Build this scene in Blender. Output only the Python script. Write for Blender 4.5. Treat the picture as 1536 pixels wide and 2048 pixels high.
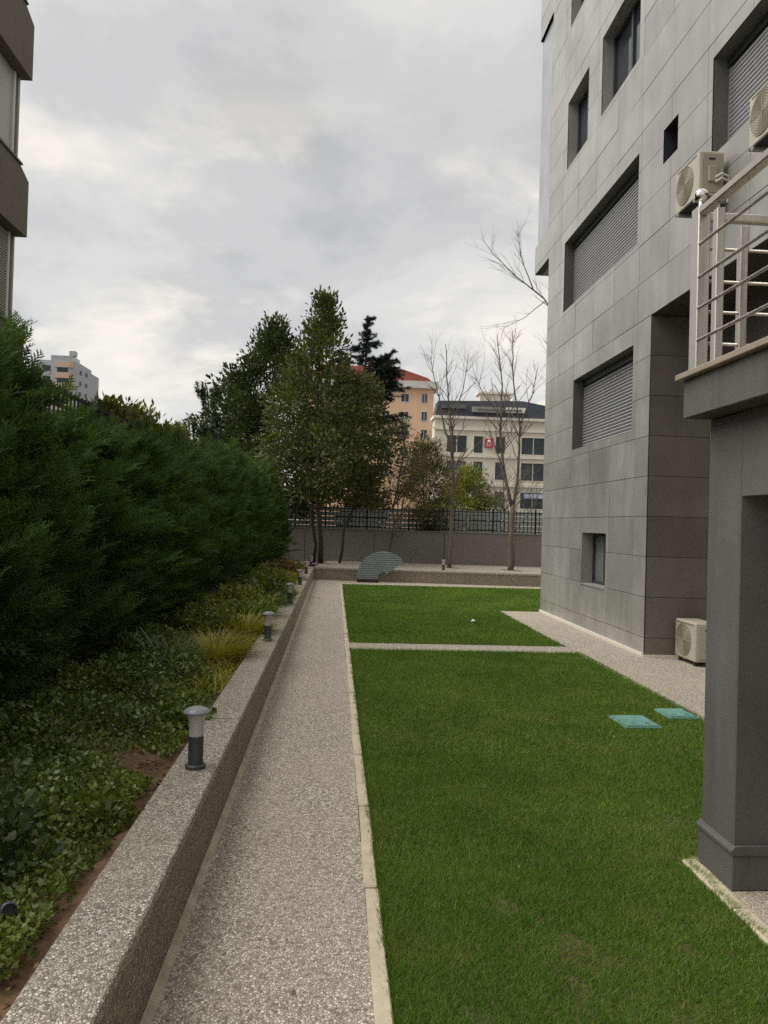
import bpy, bmesh, math, random
import numpy as np
from mathutils import Vector, Matrix, Euler

for o in list(bpy.data.objects): bpy.data.objects.remove(o)
S = bpy.context.scene
COL = S.collection
R = math.radians

# ------------------------------------------------------------------ camera
CAM_H = 1.65
YAW, PITCH, ROLL = R(3.6), R(0.9), R(1.65)
cd = bpy.data.cameras.new('camera'); cam = bpy.data.objects.new('camera', cd); COL.objects.link(cam)
fw = Vector((math.sin(YAW)*math.cos(PITCH), math.cos(YAW)*math.cos(PITCH), math.sin(PITCH)))
rt = Vector((math.cos(YAW), -math.sin(YAW), 0)); up = rt.cross(fw)
r2 = rt*math.cos(ROLL)+up*math.sin(ROLL); u2 = -rt*math.sin(ROLL)+up*math.cos(ROLL)
m = Matrix((r2, u2, -fw)).transposed().to_4x4(); m.translation = (0, 0, CAM_H)
cam.matrix_world = m
cd.sensor_fit = 'VERTICAL'; cd.sensor_height = 24.0; cd.lens = 24.0*1540/2048
cd.clip_start = 0.05; cd.clip_end = 2000
S.camera = cam
S.cycles.use_denoising = False; S.cycles.max_bounces = 6; S.cycles.diffuse_bounces = 3; S.cycles.glossy_bounces = 2; S.cycles.transmission_bounces = 3
S.render.resolution_x, S.render.resolution_y = 768, 1024

# ------------------------------------------------------------------ light
SUN_EL, SUN_AZ = R(50), R(-84)          # azimuth from +Y towards +X (so negative = left)
SKY_STRENGTH = 0.06
CLOUD_GAIN = 0.425
S.view_settings.view_transform = 'Standard'; S.view_settings.look = 'None'
S.view_settings.exposure = 1.46; S.view_settings.gamma = 1.0; S.view_settings.use_curve_mapping = False

sl = bpy.data.lights.new('sun', 'SUN'); so = bpy.data.objects.new('sun', sl); COL.objects.link(so)
sl.energy = 1.5; sl.angle = R(60); sl.color = (1.0, 0.965, 0.90)
sd = Vector((math.sin(SUN_AZ)*math.cos(SUN_EL), math.cos(SUN_AZ)*math.cos(SUN_EL), math.sin(SUN_EL)))
so.rotation_euler = sd.to_track_quat('Z', 'Y').to_euler()

W = bpy.data.worlds.new('World'); S.world = W; W.use_nodes = True
nt = W.node_tree; nt.nodes.clear()
def wn(t, **k):
    n = nt.nodes.new(t)
    for a, b in k.items(): setattr(n, a, b)
    return n
def wl(a, b): nt.links.new(a, b)
wout = wn('ShaderNodeOutputWorld'); bg = wn('ShaderNodeBackground')
sky = wn('ShaderNodeTexSky', sky_type='NISHITA'); sky.sun_disc = False
sky.sun_elevation = SUN_EL; sky.sun_rotation = SUN_AZ
tc = wn('ShaderNodeTexCoord'); sep = wn('ShaderNodeSeparateXYZ'); wl(tc.outputs['Generated'], sep.inputs[0])
def wmath(op, a, b=None, clamp=False):
    n = wn('ShaderNodeMath', operation=op); n.use_clamp = clamp
    for i, v in enumerate((a, b)):
        if v is None: continue
        if isinstance(v, (int, float)): n.inputs[i].default_value = v
        else: wl(v, n.inputs[i])
    return n.outputs[0]
zc = wmath('MAXIMUM', sep.outputs['Z'], 0.0)
den = wmath('ADD', zc, 0.42)
cx = wmath('DIVIDE', sep.outputs['X'], den); cy = wmath('DIVIDE', sep.outputs['Y'], den)
comb = wn('ShaderNodeCombineXYZ'); wl(cx, comb.inputs[0]); wl(cy, comb.inputs[1])
def wnoise(scale, detail, rough, dist=0.0, off=(0, 0, 0), stretch=(1, 1, 1)):
    mp = wn('ShaderNodeMapping'); wl(comb.outputs[0], mp.inputs[0])
    mp.inputs['Location'].default_value = off; mp.inputs['Scale'].default_value = stretch
    n = wn('ShaderNodeTexNoise'); wl(mp.outputs[0], n.inputs['Vector'])
    n.inputs['Scale'].default_value = scale; n.inputs['Detail'].default_value = detail
    n.inputs['Roughness'].default_value = rough; n.inputs['Distortion'].default_value = dist
    return n.outputs['Fac']
def wramp(f, stops):
    r = wn('ShaderNodeValToRGB'); wl(f, r.inputs[0]); e = r.color_ramp.elements
    e[0].position, e[0].color = stops[0][0], (*stops[0][1], 1); e[1].position, e[1].color = stops[-1][0], (*stops[-1][1], 1)
    for p, c in stops[1:-1]:
        x = e.new(p); x.color = (*c, 1)
    r.color_ramp.interpolation = 'EASE'
    return r.outputs[0]
def wmix(f, a, b):
    n = wn('ShaderNodeMix', data_type='RGBA')
    if isinstance(f, float): n.inputs[0].default_value = f
    else: wl(f, n.inputs[0])
    for v, i in ((a, 6), (b, 7)):
        if isinstance(v, tuple): n.inputs[i].default_value = (*v, 1)
        else: wl(v, n.inputs[i])
    return n.outputs[2]
n1 = wnoise(2.1, 9, 0.60, 0.25, (3.1, 1.7, 0), (0.9, 1.0, 1))
base = wramp(n1, [(0.32, (0.475, 0.477, 0.482)), (0.45, (0.570, 0.570, 0.570)), (0.55, (0.660, 0.655, 0.645)), (0.68, (0.80, 0.78, 0.73))])
n2 = wnoise(3.6, 7, 0.60, 0.2, (7.9, 4.3, 0), (0.75, 1.1, 1))
thin = wramp(n2, [(0.50, (0, 0, 0)), (0.72, (1, 1, 1))])
low = wramp(zc, [(0.05, (0.35, 0.35, 0.35)), (0.16, (1, 1, 1)), (0.38, (0.9, 0.9, 0.9)), (0.50, (0.10, 0.10, 0.10))])
thinm = wn('ShaderNodeMix', data_type='RGBA', blend_type='MULTIPLY'); thinm.inputs[0].default_value = 1
wl(thin, thinm.inputs[6]); wl(low, thinm.inputs[7])
bright = wmix(thinm.outputs[2], base, (0.92, 0.87, 0.77))
hz = wramp(zc, [(0.0, (1, 1, 1)), (0.22, (0, 0, 0))])
hzh = wn('ShaderNodeMath', operation='MULTIPLY'); wl(hz, hzh.inputs[0]); hzh.inputs[1].default_value = 0.45
cloud = wmix(hzh.outputs[0], bright, (0.66, 0.69, 0.72))
skys = wn('ShaderNodeMix', data_type='RGBA', blend_type='MULTIPLY'); skys.inputs[0].default_value = 1
wl(sky.outputs[0], skys.inputs[6]); skys.inputs[7].default_value = (SKY_STRENGTH,)*3+(1,)
cov = wmix(0.93, skys.outputs[2], cloud)
wl(cov, bg.inputs['Color']); bg.inputs['Strength'].default_value = CLOUD_GAIN
wl(bg.outputs[0], wout.inputs[0])

# ------------------------------------------------------------------ materials
class NT:
    def __init__(s, name):
        s.m = bpy.data.materials.new(name); s.m.use_nodes = True
        s.t = s.m.node_tree; s.t.nodes.clear()
        s.out = s.n('ShaderNodeOutputMaterial'); s.b = s.n('ShaderNodeBsdfPrincipled')
        s.l(s.b.outputs[0], s.out.inputs[0])
        s.geo = s.n('ShaderNodeNewGeometry'); s.pos = s.geo.outputs['Position']
    def n(s, t, **k):
        n = s.t.nodes.new(t)
        for a, b in k.items(): setattr(n, a, b)
        return n
    def l(s, a, b): s.t.links.new(a, b)
    def noise(s, scale, detail=4, rough=.55, dist=0, stretch=None, vec=None):
        v = vec or s.pos
        if stretch:
            mp = s.n('ShaderNodeMapping'); s.l(v, mp.inputs[0]); mp.inputs['Scale'].default_value = stretch; v = mp.outputs[0]
        n = s.n('ShaderNodeTexNoise'); s.l(v, n.inputs['Vector'])
        n.inputs['Scale'].default_value = scale; n.inputs['Detail'].default_value = detail
        n.inputs['Roughness'].default_value = rough; n.inputs['Distortion'].default_value = dist
        return n.outputs['Fac']
    def ramp(s, f, stops, interp='LINEAR'):
        r = s.n('ShaderNodeValToRGB'); s.l(f, r.inputs[0]); e = r.color_ramp.elements
        r.color_ramp.interpolation = interp
        def c4(c): return (c, c, c, 1) if isinstance(c, (int, float)) else (*c, 1)
        e[0].position, e[0].color = stops[0][0], c4(stops[0][1]); e[1].position, e[1].color = stops[-1][0], c4(stops[-1][1])
        for p, c in stops[1:-1]:
            x = e.new(p); x.color = c4(c)
        return r.outputs[0]
    def mix(s, f, a, b, bt='MIX'):
        n = s.n('ShaderNodeMix', data_type='RGBA', blend_type=bt)
        if isinstance(f, (int, float)): n.inputs[0].default_value = f
        else: s.l(f, n.inputs[0])
        for v, i in ((a, 6), (b, 7)):
            if isinstance(v, (tuple, list)): n.inputs[i].default_value = (*v, 1)
            elif isinstance(v, (int, float)): n.inputs[i].default_value = (v, v, v, 1)
            else: s.l(v, n.inputs[i])
        return n.outputs[2]
    def math(s, op, a, b=0.0):
        n = s.n('ShaderNodeMath', operation=op)
        for i, v in enumerate((a, b)):
            if isinstance(v, (int, float)): n.inputs[i].default_value = v
            else: s.l(v, n.inputs[i])
        return n.outputs[0]
    def bump(s, h, dist=.01, strength=1):
        b = s.n('ShaderNodeBump'); b.inputs['Distance'].default_value = dist; b.inputs['Strength'].default_value = strength
        s.l(h, b.inputs['Height']); s.l(b.outputs[0], s.b.inputs['Normal'])
    def fin(s, col, rough=.7, metal=0, spec=.5):
        if isinstance(col, (tuple, list)): s.b.inputs['Base Color'].default_value = (*col, 1)
        else: s.l(col, s.b.inputs['Base Color'])
        if isinstance(rough, (int, float)): s.b.inputs['Roughness'].default_value = rough
        else: s.l(rough, s.b.inputs['Roughness'])
        s.b.inputs['Metallic'].default_value = metal; s.b.inputs['Specular IOR Level'].default_value = spec
        return s.m
def sc(c, f): return tuple(min(1, x*f) for x in c)

def pmat(name, c, rough=.7, var=.18, vs=3.0, metal=0, spec=.4, bump=0, bs=60, stretch=None, grime=None):
    k = NT(name); f = k.noise(vs, 5, .6, .2, stretch)
    col = k.ramp(f, [(.3, sc(c, 1-var)), (.7, sc(c, 1+var))])
    f2 = k.noise(vs*9, 3, .6); col = k.mix(k.ramp(f2, [(.35, .25), (.65, 0)]), col, sc(c, 1-var*1.3))
    if grime: col = k.mix(k.ramp(k.noise(vs*.7, 6, .7, .6), [(.52, 0), (.75, grime[1])]), col, grime[0])
    if bump: k.bump(k.noise(bs, 3, .6), bump, .6)
    return k.fin(col, rough, metal, spec)

def aggregate(name, scale, palette, mortar, dirt, dirt_amt, bump=.004):
    k = NT(name)
    warp = k.n('ShaderNodeVectorMath', operation='ADD'); wn_ = k.n('ShaderNodeTexNoise'); k.l(k.pos, wn_.inputs['Vector'])
    wn_.inputs['Scale'].default_value = scale*.6; wn_.inputs['Detail'].default_value = 1
    sca = k.n('ShaderNodeVectorMath', operation='SCALE'); k.l(wn_.outputs['Color'], sca.inputs[0]); sca.inputs['Scale'].default_value = .9/scale
    k.l(k.pos, warp.inputs[0]); k.l(sca.outputs[0], warp.inputs[1])
    v = k.n('ShaderNodeTexVoronoi'); k.l(warp.outputs[0], v.inputs['Vector']); v.inputs['Scale'].default_value = scale
    v2 = k.n('ShaderNodeTexVoronoi', feature='DISTANCE_TO_EDGE'); k.l(warp.outputs[0], v2.inputs['Vector']); v2.inputs['Scale'].default_value = scale
    sp = k.n('ShaderNodeSeparateColor'); k.l(v.outputs['Color'], sp.inputs[0])
    st = [(i/len(palette), c) for i, c in enumerate(palette)]
    col = k.ramp(sp.outputs[0], st, 'CONSTANT')
    col = k.mix(k.ramp(sp.outputs[1], [(0, 0), (1, .35)]), col, mortar)
    col = k.mix(k.ramp(v2.outputs['Distance'], [(.02, 1), (.11, 0)]), col, sc(mortar, .34))
    big = k.noise(.9, 6, .62, .5); col = k.mix(k.ramp(big, [(.42, 0), (.78, dirt_amt)]), col, dirt)
    big2 = k.noise(3.3, 4, .6); col = k.mix(k.ramp(big2, [(.35, .15), (.6, 0)]), col, sc(dirt, .8))
    k.bump(k.ramp(v2.outputs['Distance'], [(0, 0), (.25, 1)]), bump, .8)
    return k.fin(col, k.ramp(sp.outputs[2], [(0, .45), (1, .85)]), 0, .35)

def leafmat(name, c1, c2, c3=None, trans=.28, rough=.5, spec=.4, patch=.6):
    k = NT(name)
    rnd = k.geo.outputs['Random Per Island']
    st = [(0, c1), (.6, c2)] + ([(1, c3)] if c3 else [(1, sc(c2, 1.25))])
    col = k.ramp(rnd, st)
    col = k.mix(k.ramp(k.noise(patch, 3, .5), [(.38, .7), (.62, 0)]), col, sc(c1, .75))
    k.fin(col, rough, 0, spec)
    tr = k.n('ShaderNodeBsdfTranslucent'); k.l(k.mix(1.0, col, (1.0, 1.0, .55), 'MULTIPLY'), tr.inputs['Color'])
    ms = k.n('ShaderNodeMixShader'); ms.inputs[0].default_value = trans
    k.l(k.b.outputs[0], ms.inputs[1]); k.l(tr.outputs[0], ms.inputs[2]); k.l(ms.outputs[0], k.out.inputs[0])
    return k.m

def tilemat(name, c, streak=True):
    k = NT(name)
    oi = k.n('ShaderNodeObjectInfo')
    f = k.noise(1.3, 4, .5, 0); col = k.ramp(f, [(.30, sc(c, .78)), (.5, c), (.70, sc(c, 1.16))])
    f2 = k.noise(2.6, 4, .55, 0, (1, 1.6, .3)); col = k.mix(k.ramp(f2, [(.40, 0), (.70, .55)]), col, sc(c, .72))
    f3 = k.noise(6, 3, .5, 0, (1, 1, .4)); col = k.mix(k.ramp(f3, [(.42, 0), (.8, .30)]), col, sc(c, 1.15))
    hv = k.n('ShaderNodeHueSaturation'); k.l(col, hv.inputs['Color'])
    k.l(k.math('ADD', k.math('MULTIPLY', oi.outputs['Random'], .20), .90), hv.inputs['Value'])
    k.bump(k.noise(90, 2), .0004, .4)
    return k.fin(hv.outputs[0], k.ramp(k.noise(6, 4), [(.3, .20), (.7, .34)]), 0, .75)

M = {}
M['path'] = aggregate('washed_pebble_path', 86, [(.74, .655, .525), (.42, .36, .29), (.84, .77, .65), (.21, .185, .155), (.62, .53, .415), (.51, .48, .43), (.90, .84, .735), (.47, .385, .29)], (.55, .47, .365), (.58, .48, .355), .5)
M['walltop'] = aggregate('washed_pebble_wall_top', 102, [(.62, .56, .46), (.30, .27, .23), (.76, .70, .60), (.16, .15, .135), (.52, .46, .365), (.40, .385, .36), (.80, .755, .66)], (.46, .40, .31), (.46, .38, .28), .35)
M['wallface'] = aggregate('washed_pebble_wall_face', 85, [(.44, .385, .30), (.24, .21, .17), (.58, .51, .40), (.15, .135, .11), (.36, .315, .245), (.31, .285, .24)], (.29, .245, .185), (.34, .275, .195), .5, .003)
M['kerb'] = pmat('cream_kerb_concrete', (.60, .52, .38), .85, .16, 7, bump=.003, bs=90, grime=((.38, .29, .18), .6))
M['stain'] = pmat('sandy_mortar', (.54, .46, .35), .9, .3, 9, grime=((.40, .31, .21), .8))
M['soil'] = pmat('reddish_soil', (.155, .090, .050), .95, .45, 9, bump=.02, bs=45, grime=((.20, .13, .06), .7))
M['lawnsoil'] = pmat('lawn_thatch', (.115, .090, .042), .95, .4, 6, bump=.01, bs=60, grime=((.11, .075, .035), .5))
M['ground'] = pmat('outer_ground', (.14, .13, .11), .95, .25, .8)
M['street'] = pmat('street_asphalt', (.085, .083, .08), .9, .2, 1.2)
M['tile'] = tilemat('grey_cement_tile', (.335, .330, .304))
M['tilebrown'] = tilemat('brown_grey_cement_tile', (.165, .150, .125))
M['tilejoint'] = pmat('tile_joint', (.125, .12, .108), .9, .1)
M['tileblue'] = tilemat('blue_grey_tile', (.33, .34, .365))
k = NT('dark_grey_render'); c_ = (.126, .123, .114)
f_ = k.noise(2.0, 5, .6); col_ = k.ramp(f_, [(.3, sc(c_, .86)), (.7, sc(c_, 1.12))])
col_ = k.mix(k.ramp(k.noise(5, 5, .65, 0, (1, 1, .18)), [(.50, 0), (.75, .7)]), col_, (.165, .160, .146))
col_ = k.mix(k.ramp(k.noise(7, 5, .7, 0, (1, 1, .12)), [(.55, 0), (.8, .6)]), col_, (.060, .058, .052))
col_ = k.mix(k.ramp(k.noise(130, 3, .6), [(.38, .35), (.62, 0)]), col_, sc(c_, .68))
k.bump(k.noise(170, 4, .65), .004, .7); M['render'] = k.fin(col_, .85, 0, .3)
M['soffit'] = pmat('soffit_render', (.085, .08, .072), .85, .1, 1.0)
M['coping'] = pmat('travertine_coping', (.33, .275, .215), .6, .15, 8, stretch=(1, 1, 4))
k = NT('brushed_steel'); f = k.noise(40, 3, .5, 0, (1, 1, .05))
M['steel'] = k.fin(k.ramp(f, [(.3, (.55, .515, .455)), (.7, (.68, .645, .58))]), k.ramp(f, [(.3, .30), (.7, .42)]), .9, .5)
M['ball'] = k = NT('polished_steel').fin((.72, .70, .66), .16, 1, .5)
M['slat'] = pmat('shutter_aluminium', (.40, .40, .41), .38, .06, 2, metal=.35, spec=.6)
M['darkframe'] = pmat('dark_window_frame', (.045, .047, .052), .45, .1, 2)
M['lightframe'] = pmat('aluminium_guide', (.36, .36, .36), .4, .08, 2, metal=.5)
k = NT('window_glass'); k.fin((.025, .032, .035), .06, 0, .9); M['glass'] = k.m
k = NT('frosted_glass'); k.fin(k.ramp(k.noise(3, 3), [(.3, (.12, .15, .14)), (.7, (.17, .20, .19))]), .35, 0, .5); M['frost'] = k.m
M['curtain'] = pmat('white_curtain', (.62, .60, .62), .9, .1, 3, stretch=(1, 20, .2))
M['acbody'] = pmat('ivory_painted_steel', (.50, .46, .37), .45, .07, 2, grime=((.34, .29, .20), .35))
M['acside'] = pmat('aged_ivory_panel', (.36, .32, .25), .5, .08, 2)
M['acgrille'] = pmat('grille_shadow', (.23, .215, .16), .6, .15, 6)
M['rubber'] = pmat('black_rubber', (.03, .03, .03), .7, .1)
M['pipe'] = pmat('white_pipe_lagging', (.68, .66, .60), .6, .08)
M['lampgrey'] = pmat('anthracite_lamp_paint', (.060, .063, .070), .38, .08, 6)
M['lampcap'] = pmat('pale_grey_lamp_cap', (.23, .23, .25), .35, .06, 5)
k = NT('frosted_lamp_diffuser'); k.fin((.50, .47, .44), .35, 0, .5); k.b.inputs['Subsurface Weight'].default_value = .3; M['diffuser'] = k.m
M['teal'] = pmat('teal_cover_paint', (.15, .33, .29), .6, .2, 9, grime=((.10, .20, .14), .9))
M['fan'] = pmat('grey_green_slat_plastic', (.205, .235, .225), .55, .12, 4, grime=((.14, .165, .15), .5))
M['fandark'] = pmat('dark_maroon_base', (.045, .028, .028), .6, .2, 5)
M['concrete'] = pmat('retaining_concrete', (.215, .202, .178), .85, .12, 1.1, bump=.002, bs=80, stretch=(1, 1, .3), grime=((.165, .15, .125), .5))
M['blackmetal'] = pmat('black_fence_metal', (.014, .015, .017), .7, .1, 3, spec=.2)
M['paleslat'] = pmat('pale_fence_panel', (.36, .38, .355), .7, .12, 1.5)
M['bark'] = pmat('grey_brown_bark', (.155, .125, .095), .9, .3, 8, bump=.01, bs=40, stretch=(1, 1, .3))
M['darkbark'] = pmat('dark_bark', (.055, .042, .033), .9, .3, 8, bump=.01, bs=40, stretch=(1, 1, .3))
M['twig'] = pmat('bare_twig_bark', (.16, .130, .105), .9, .25, 5)
M['litter'] = pmat('white_paper', (.75, .75, .73), .8, .05)
M['brownleaf'] = leafmat('dry_brown_leaf', (.13, .065, .025), (.24, .13, .05), (.32, .22, .10), .1)
# grass: tufts of mown turf
k = NT('mown_turf_grass'); rnd = k.geo.outputs['Random Per Island']
gc = k.ramp(rnd, [(0, (.085, .185, .014)), (.40, (.132, .265, .020)), (.80, (.185, .315, .034)), (.92, (.27, .33, .08)), (1, (.46, .40, .20))])
gc = k.mix(k.ramp(k.noise(.75, 5, .65, .4), [(.36, .75), (.60, 0)]), gc, (.080, .180, .014))
gc = k.mix(k.ramp(k.noise(1.9, 5, .7, .3), [(.50, 0), (.70, .65)]), gc, (.250, .275, .060))
k.fin(gc, .55, 0, .3)
tr = k.n('ShaderNodeBsdfTranslucent'); k.l(k.mix(1.0, gc, (1, 1, .5), 'MULTIPLY'), tr.inputs['Color'])
ms = k.n('ShaderNodeMixShader'); ms.inputs[0].default_value = .35
k.l(k.b.outputs[0], ms.inputs[1]); k.l(tr.outputs[0], ms.inputs[2]); k.l(ms.outputs[0], k.out.inputs[0])
M['grass'] = k.m
M['cypress'] = leafmat('cypress_foliage', (.058, .108, .034), (.108, .180, .052), (.200, .275, .080), .38, .65, .12, 1.3)
M['magnolia'] = leafmat('glossy_evergreen_leaf', (.062, .082, .022), (.112, .134, .036), (.195, .205, .068), .25, .6, .2, 1.7)
M['laurel'] = leafmat('deep_evergreen_leaf', (.034, .052, .018), (.064, .086, .028), (.120, .140, .045), .22, .6, .2, 1.7)
M['olive'] = leafmat('sparse_olive_leaf', (.085, .088, .030), (.140, .135, .044), (.22, .19, .08), .3, .5, .3, 1.7)
M['cedar'] = leafmat('cedar_needles', (.010, .022, .016), (.020, .038, .026), (.035, .055, .035), .1, .6, .3)
M['pine'] = leafmat('pine_needles', (.016, .034, .016), (.030, .056, .024), (.050, .080, .030), .15, .6, .3)
M['yellowleaf'] = leafmat('yellow_green_leaf', (.13, .165, .022), (.25, .28, .038), (.38, .37, .07), .3, .5, .35)
M['loquat'] = leafmat('broad_sunlit_leaf', (.090, .105, .020), (.175, .190, .034), (.30, .29, .07), .3, .4, .5, .8)
M['ivy'] = leafmat('ground_cover_leaf', (.090, .135, .018), (.180, .235, .034), (.30, .33, .09), .25, .38, .5, 1.6)
M['ivydark'] = leafmat('dark_ground_leaf', (.075, .120, .022), (.140, .200, .034), (.24, .29, .075), .2, .35, .5, 1.6)
M['varieg'] = leafmat('variegated_leaf', (.030, .062, .020), (.055, .100, .030), (.20, .22, .09), .2, .38, .5, 3)
M['bladeyel'] = leafmat('yellow_grass_blade', (.24, .25, .018), (.38, .34, .028), (.50, .42, .08), .35, .5, .3, 2)
M['bladegrn'] = leafmat('green_grass_blade', (.07, .14, .018), (.13, .21, .03), (.20, .26, .06), .35, .45, .35, 2)
M['palelea'] = leafmat('pale_strap_leaf', (.11, .18, .07), (.17, .25, .11), (.24, .30, .16), .3, .45, .4, 2)
M['redleaf'] = leafmat('reddish_leaf', (.12, .075, .02), (.20, .10, .035), (.28, .12, .05), .3, .45, .4, 2)
# far buildings
M['offwhite'] = pmat('cream_office_render', (.70, .64, .52), .85, .07, .5, grime=((.58, .51, .40), .4))
M['cornice'] = pmat('pale_cornice', (.76, .71, .60), .8, .05, .5)
M['slate'] = pmat('dark_slate_roof', (.075, .080, .095), .75, .25, .6, stretch=(1, 1, 6))
M['orange'] = pmat('peach_render', (.78, .52, .335), .85, .08, .4)
M['redtile'] = pmat('red_clay_tiles', (.36, .105, .07), .8, .2, .8, stretch=(1, 1, 4))
M['winfar'] = pmat('far_window_glass', (.030, .040, .042), .2, .5, .12, spec=.4)
M['winblind'] = pmat('far_blind', (.13, .14, .14), .7, .2, .4)
M['trimwhite'] = pmat('white_trim', (.60, .58, .54), .8, .06, .6)
M['towergrey'] = pmat('grey_tower_render', (.40, .40, .41), .85, .08, .2)
M['towerorange'] = pmat('tower_peach_band', (.56, .40, .28), .85, .08, .2)
M['red'] = pmat('crimson_sign', (.52, .025, .05), .45, .05)
M['signwhite'] = pmat('white_sign_mark', (.75, .70, .70), .5, .03)
M['signblue'] = pmat('pale_blue_sign', (.42, .52, .68), .5, .05)
M['brownpanel'] = pmat('balcony_brown_render', (.145, .125, .095), .85, .12, 1.2, grime=((.10, .085, .065), .5))
M['winwhite'] = pmat('white_enclosure_panel', (.40, .40, .35), .55, .06, .8)
M['blind'] = pmat('beige_blind', (.30, .28, .24), .6, .08, 2)

# ------------------------------------------------------------------ mesh helpers
class MB:
    def __init__(s): s.v = []; s.f = []
    def box(s, x0, x1, y0, y1, z0, z1):
        b = len(s.v)
        s.v += [(x0, y0, z0), (x1, y0, z0), (x1, y1, z0), (x0, y1, z0), (x0, y0, z1), (x1, y0, z1), (x1, y1, z1), (x0, y1, z1)]
        s.f += [tuple(b+i for i in q) for q in ((0, 3, 2, 1), (4, 5, 6, 7), (0, 1, 5, 4), (1, 2, 6, 5), (2, 3, 7, 6), (3, 0, 4, 7))]
        return s
    def prism(s, pts, axis, a, b):
        """extrude a polygon (pairs) along an axis from a to b"""
        def P(p, t):
            return {'x': (t, p[0], p[1]), 'y': (p[0], t, p[1]), 'z': (p[0], p[1], t)}[axis]
        i = len(s.v); n = len(pts)
        s.v += [P(p, a) for p in pts]+[P(p, b) for p in pts]
        s.f.append(tuple(range(i, i+n))); s.f.append(tuple(range(i+2*n-1, i+n-1, -1)))
        for j in range(n):
            q = (j+1) % n; s.f.append((i+j, i+n+j, i+n+q, i+q))
        return s
    def tube(s, pts, rad, n=6, cap=True):
        pts = [Vector(p) for p in pts]
        if isinstance(rad, (int, float)): rad = [rad]*len(pts)
        rings = []; prev = None
        for i, p in enumerate(pts):
            d = (pts[min(i+1, len(pts)-1)]-pts[max(i-1, 0)]).normalized()
            a = d.cross(Vector((0, 0, 1))) if prev is None else prev-d*prev.dot(d)
            if a.length < 1e-4: a = d.cross(Vector((1, 0, 0)))
            a.normalize(); prev = a; c = d.cross(a)
            b = len(s.v)
            for j in range(n):
                t = 2*math.pi*j/n; s.v.append(tuple(p+(a*math.cos(t)+c*math.sin(t))*rad[i]))
            rings.append(b)
        for q in range(len(rings)-1):
            a, b = rings[q], rings[q+1]
            for j in range(n): s.f.append((a+j, a+(j+1) % n, b+(j+1) % n, b+j))
        if cap:
            s.f.append(tuple(rings[0]+j for j in range(n))[::-1]); s.f.append(tuple(rings[-1]+j for j in range(n)))
        return s
    def lathe(s, prof, n=20, c=(0, 0, 0)):
        b = len(s.v)
        for r, z in prof:
            for j in range(n):
                t = 2*math.pi*j/n; s.v.append((c[0]+r*math.cos(t), c[1]+r*math.sin(t), c[2]+z))
        for i in range(len(prof)-1):
            for j in range(n):
                q = (j+1) % n; s.f.append((b+i*n+j, b+i*n+q, b+(i+1)*n+q, b+(i+1)*n+j))
        return s
    def mesh(s, name, mat, smooth=False, bevel=0):
        me = bpy.data.meshes.new(name); me.from_pydata(s.v, [], s.f)
        if bevel:
            bm = bmesh.new(); bm.from_mesh(me)
            bmesh.ops.bevel(bm, geom=list(bm.edges), offset=bevel, segments=1, affect='EDGES', clamp_overlap=True)
            bm.to_mesh(me); bm.free()
        bm = bmesh.new(); bm.from_mesh(me); bmesh.ops.recalc_face_normals(bm, faces=bm.faces); bm.to_mesh(me); bm.free()
        me.materials.append(mat)
        if smooth: me.polygons.foreach_set('use_smooth', [True]*len(me.polygons))
        return me
    def build(s, name, mat, parent=None, smooth=False, bevel=0, **tags):
        return link(name, s.mesh(name, mat, smooth, bevel), parent, **tags)

def link(name, me, parent=None, loc=None, rot=None, scale=None, **tags):
    o = bpy.data.objects.new(name, me); COL.objects.link(o)
    if parent is not None: o.parent = parent
    if loc is not None: o.location = loc
    if rot is not None: o.rotation_euler = rot
    if scale is not None: o.scale = scale
    for a, b in tags.items():
        if b is not None: o[a] = b
    return o
def thing(name, label, category, loc=(0, 0, 0), rz=0, group=None):
    return link(name, None, None, loc, (0, 0, rz), label=label, category=category, group=group)
def npmesh(name, verts, faces, mat):
    """verts (N,3), faces (M,k) all of one size"""
    me = bpy.data.meshes.new(name); verts = np.asarray(verts, np.float32); faces = np.asarray(faces, np.int32)
    nf, kk = faces.shape
    me.vertices.add(len(verts)); me.vertices.foreach_set('co', verts.ravel())
    me.loops.add(nf*kk); me.loops.foreach_set('vertex_index', faces.ravel())
    me.polygons.add(nf); me.polygons.foreach_set('loop_start', np.arange(0, nf*kk, kk, dtype=np.int32))
    me.update(calc_edges=True); me.materials.append(mat)
    return me
def unit(a): return a/np.maximum(np.linalg.norm(a, axis=-1, keepdims=True), 1e-9)
def leaves(rng, pos, dirs, length, width, fold=.25):
    """folded leaf per position: base, left, right, tip, each two triangles"""
    n = len(pos); dirs = unit(dirs); s = unit(np.cross(dirs, rng.normal(size=(n, 3)))); nn = np.cross(s, dirs)
    L = (length*(.7+.6*rng.random(n)))[:, None]; Wd = (width*(.7+.6*rng.random(n)))[:, None]
    mid = pos+dirs*L*.5+nn*L*.06
    v = np.stack([pos, mid+s*Wd*.5-nn*Wd*fold, pos+dirs*L-nn*L*.08, mid-s*Wd*.5-nn*Wd*fold], 1).reshape(-1, 3)
    b = np.arange(n)[:, None]*4
    f = np.concatenate([b+[0, 1, 2], b+[0, 2, 3]], 1).reshape(-1, 3)
    return v, f
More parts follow.
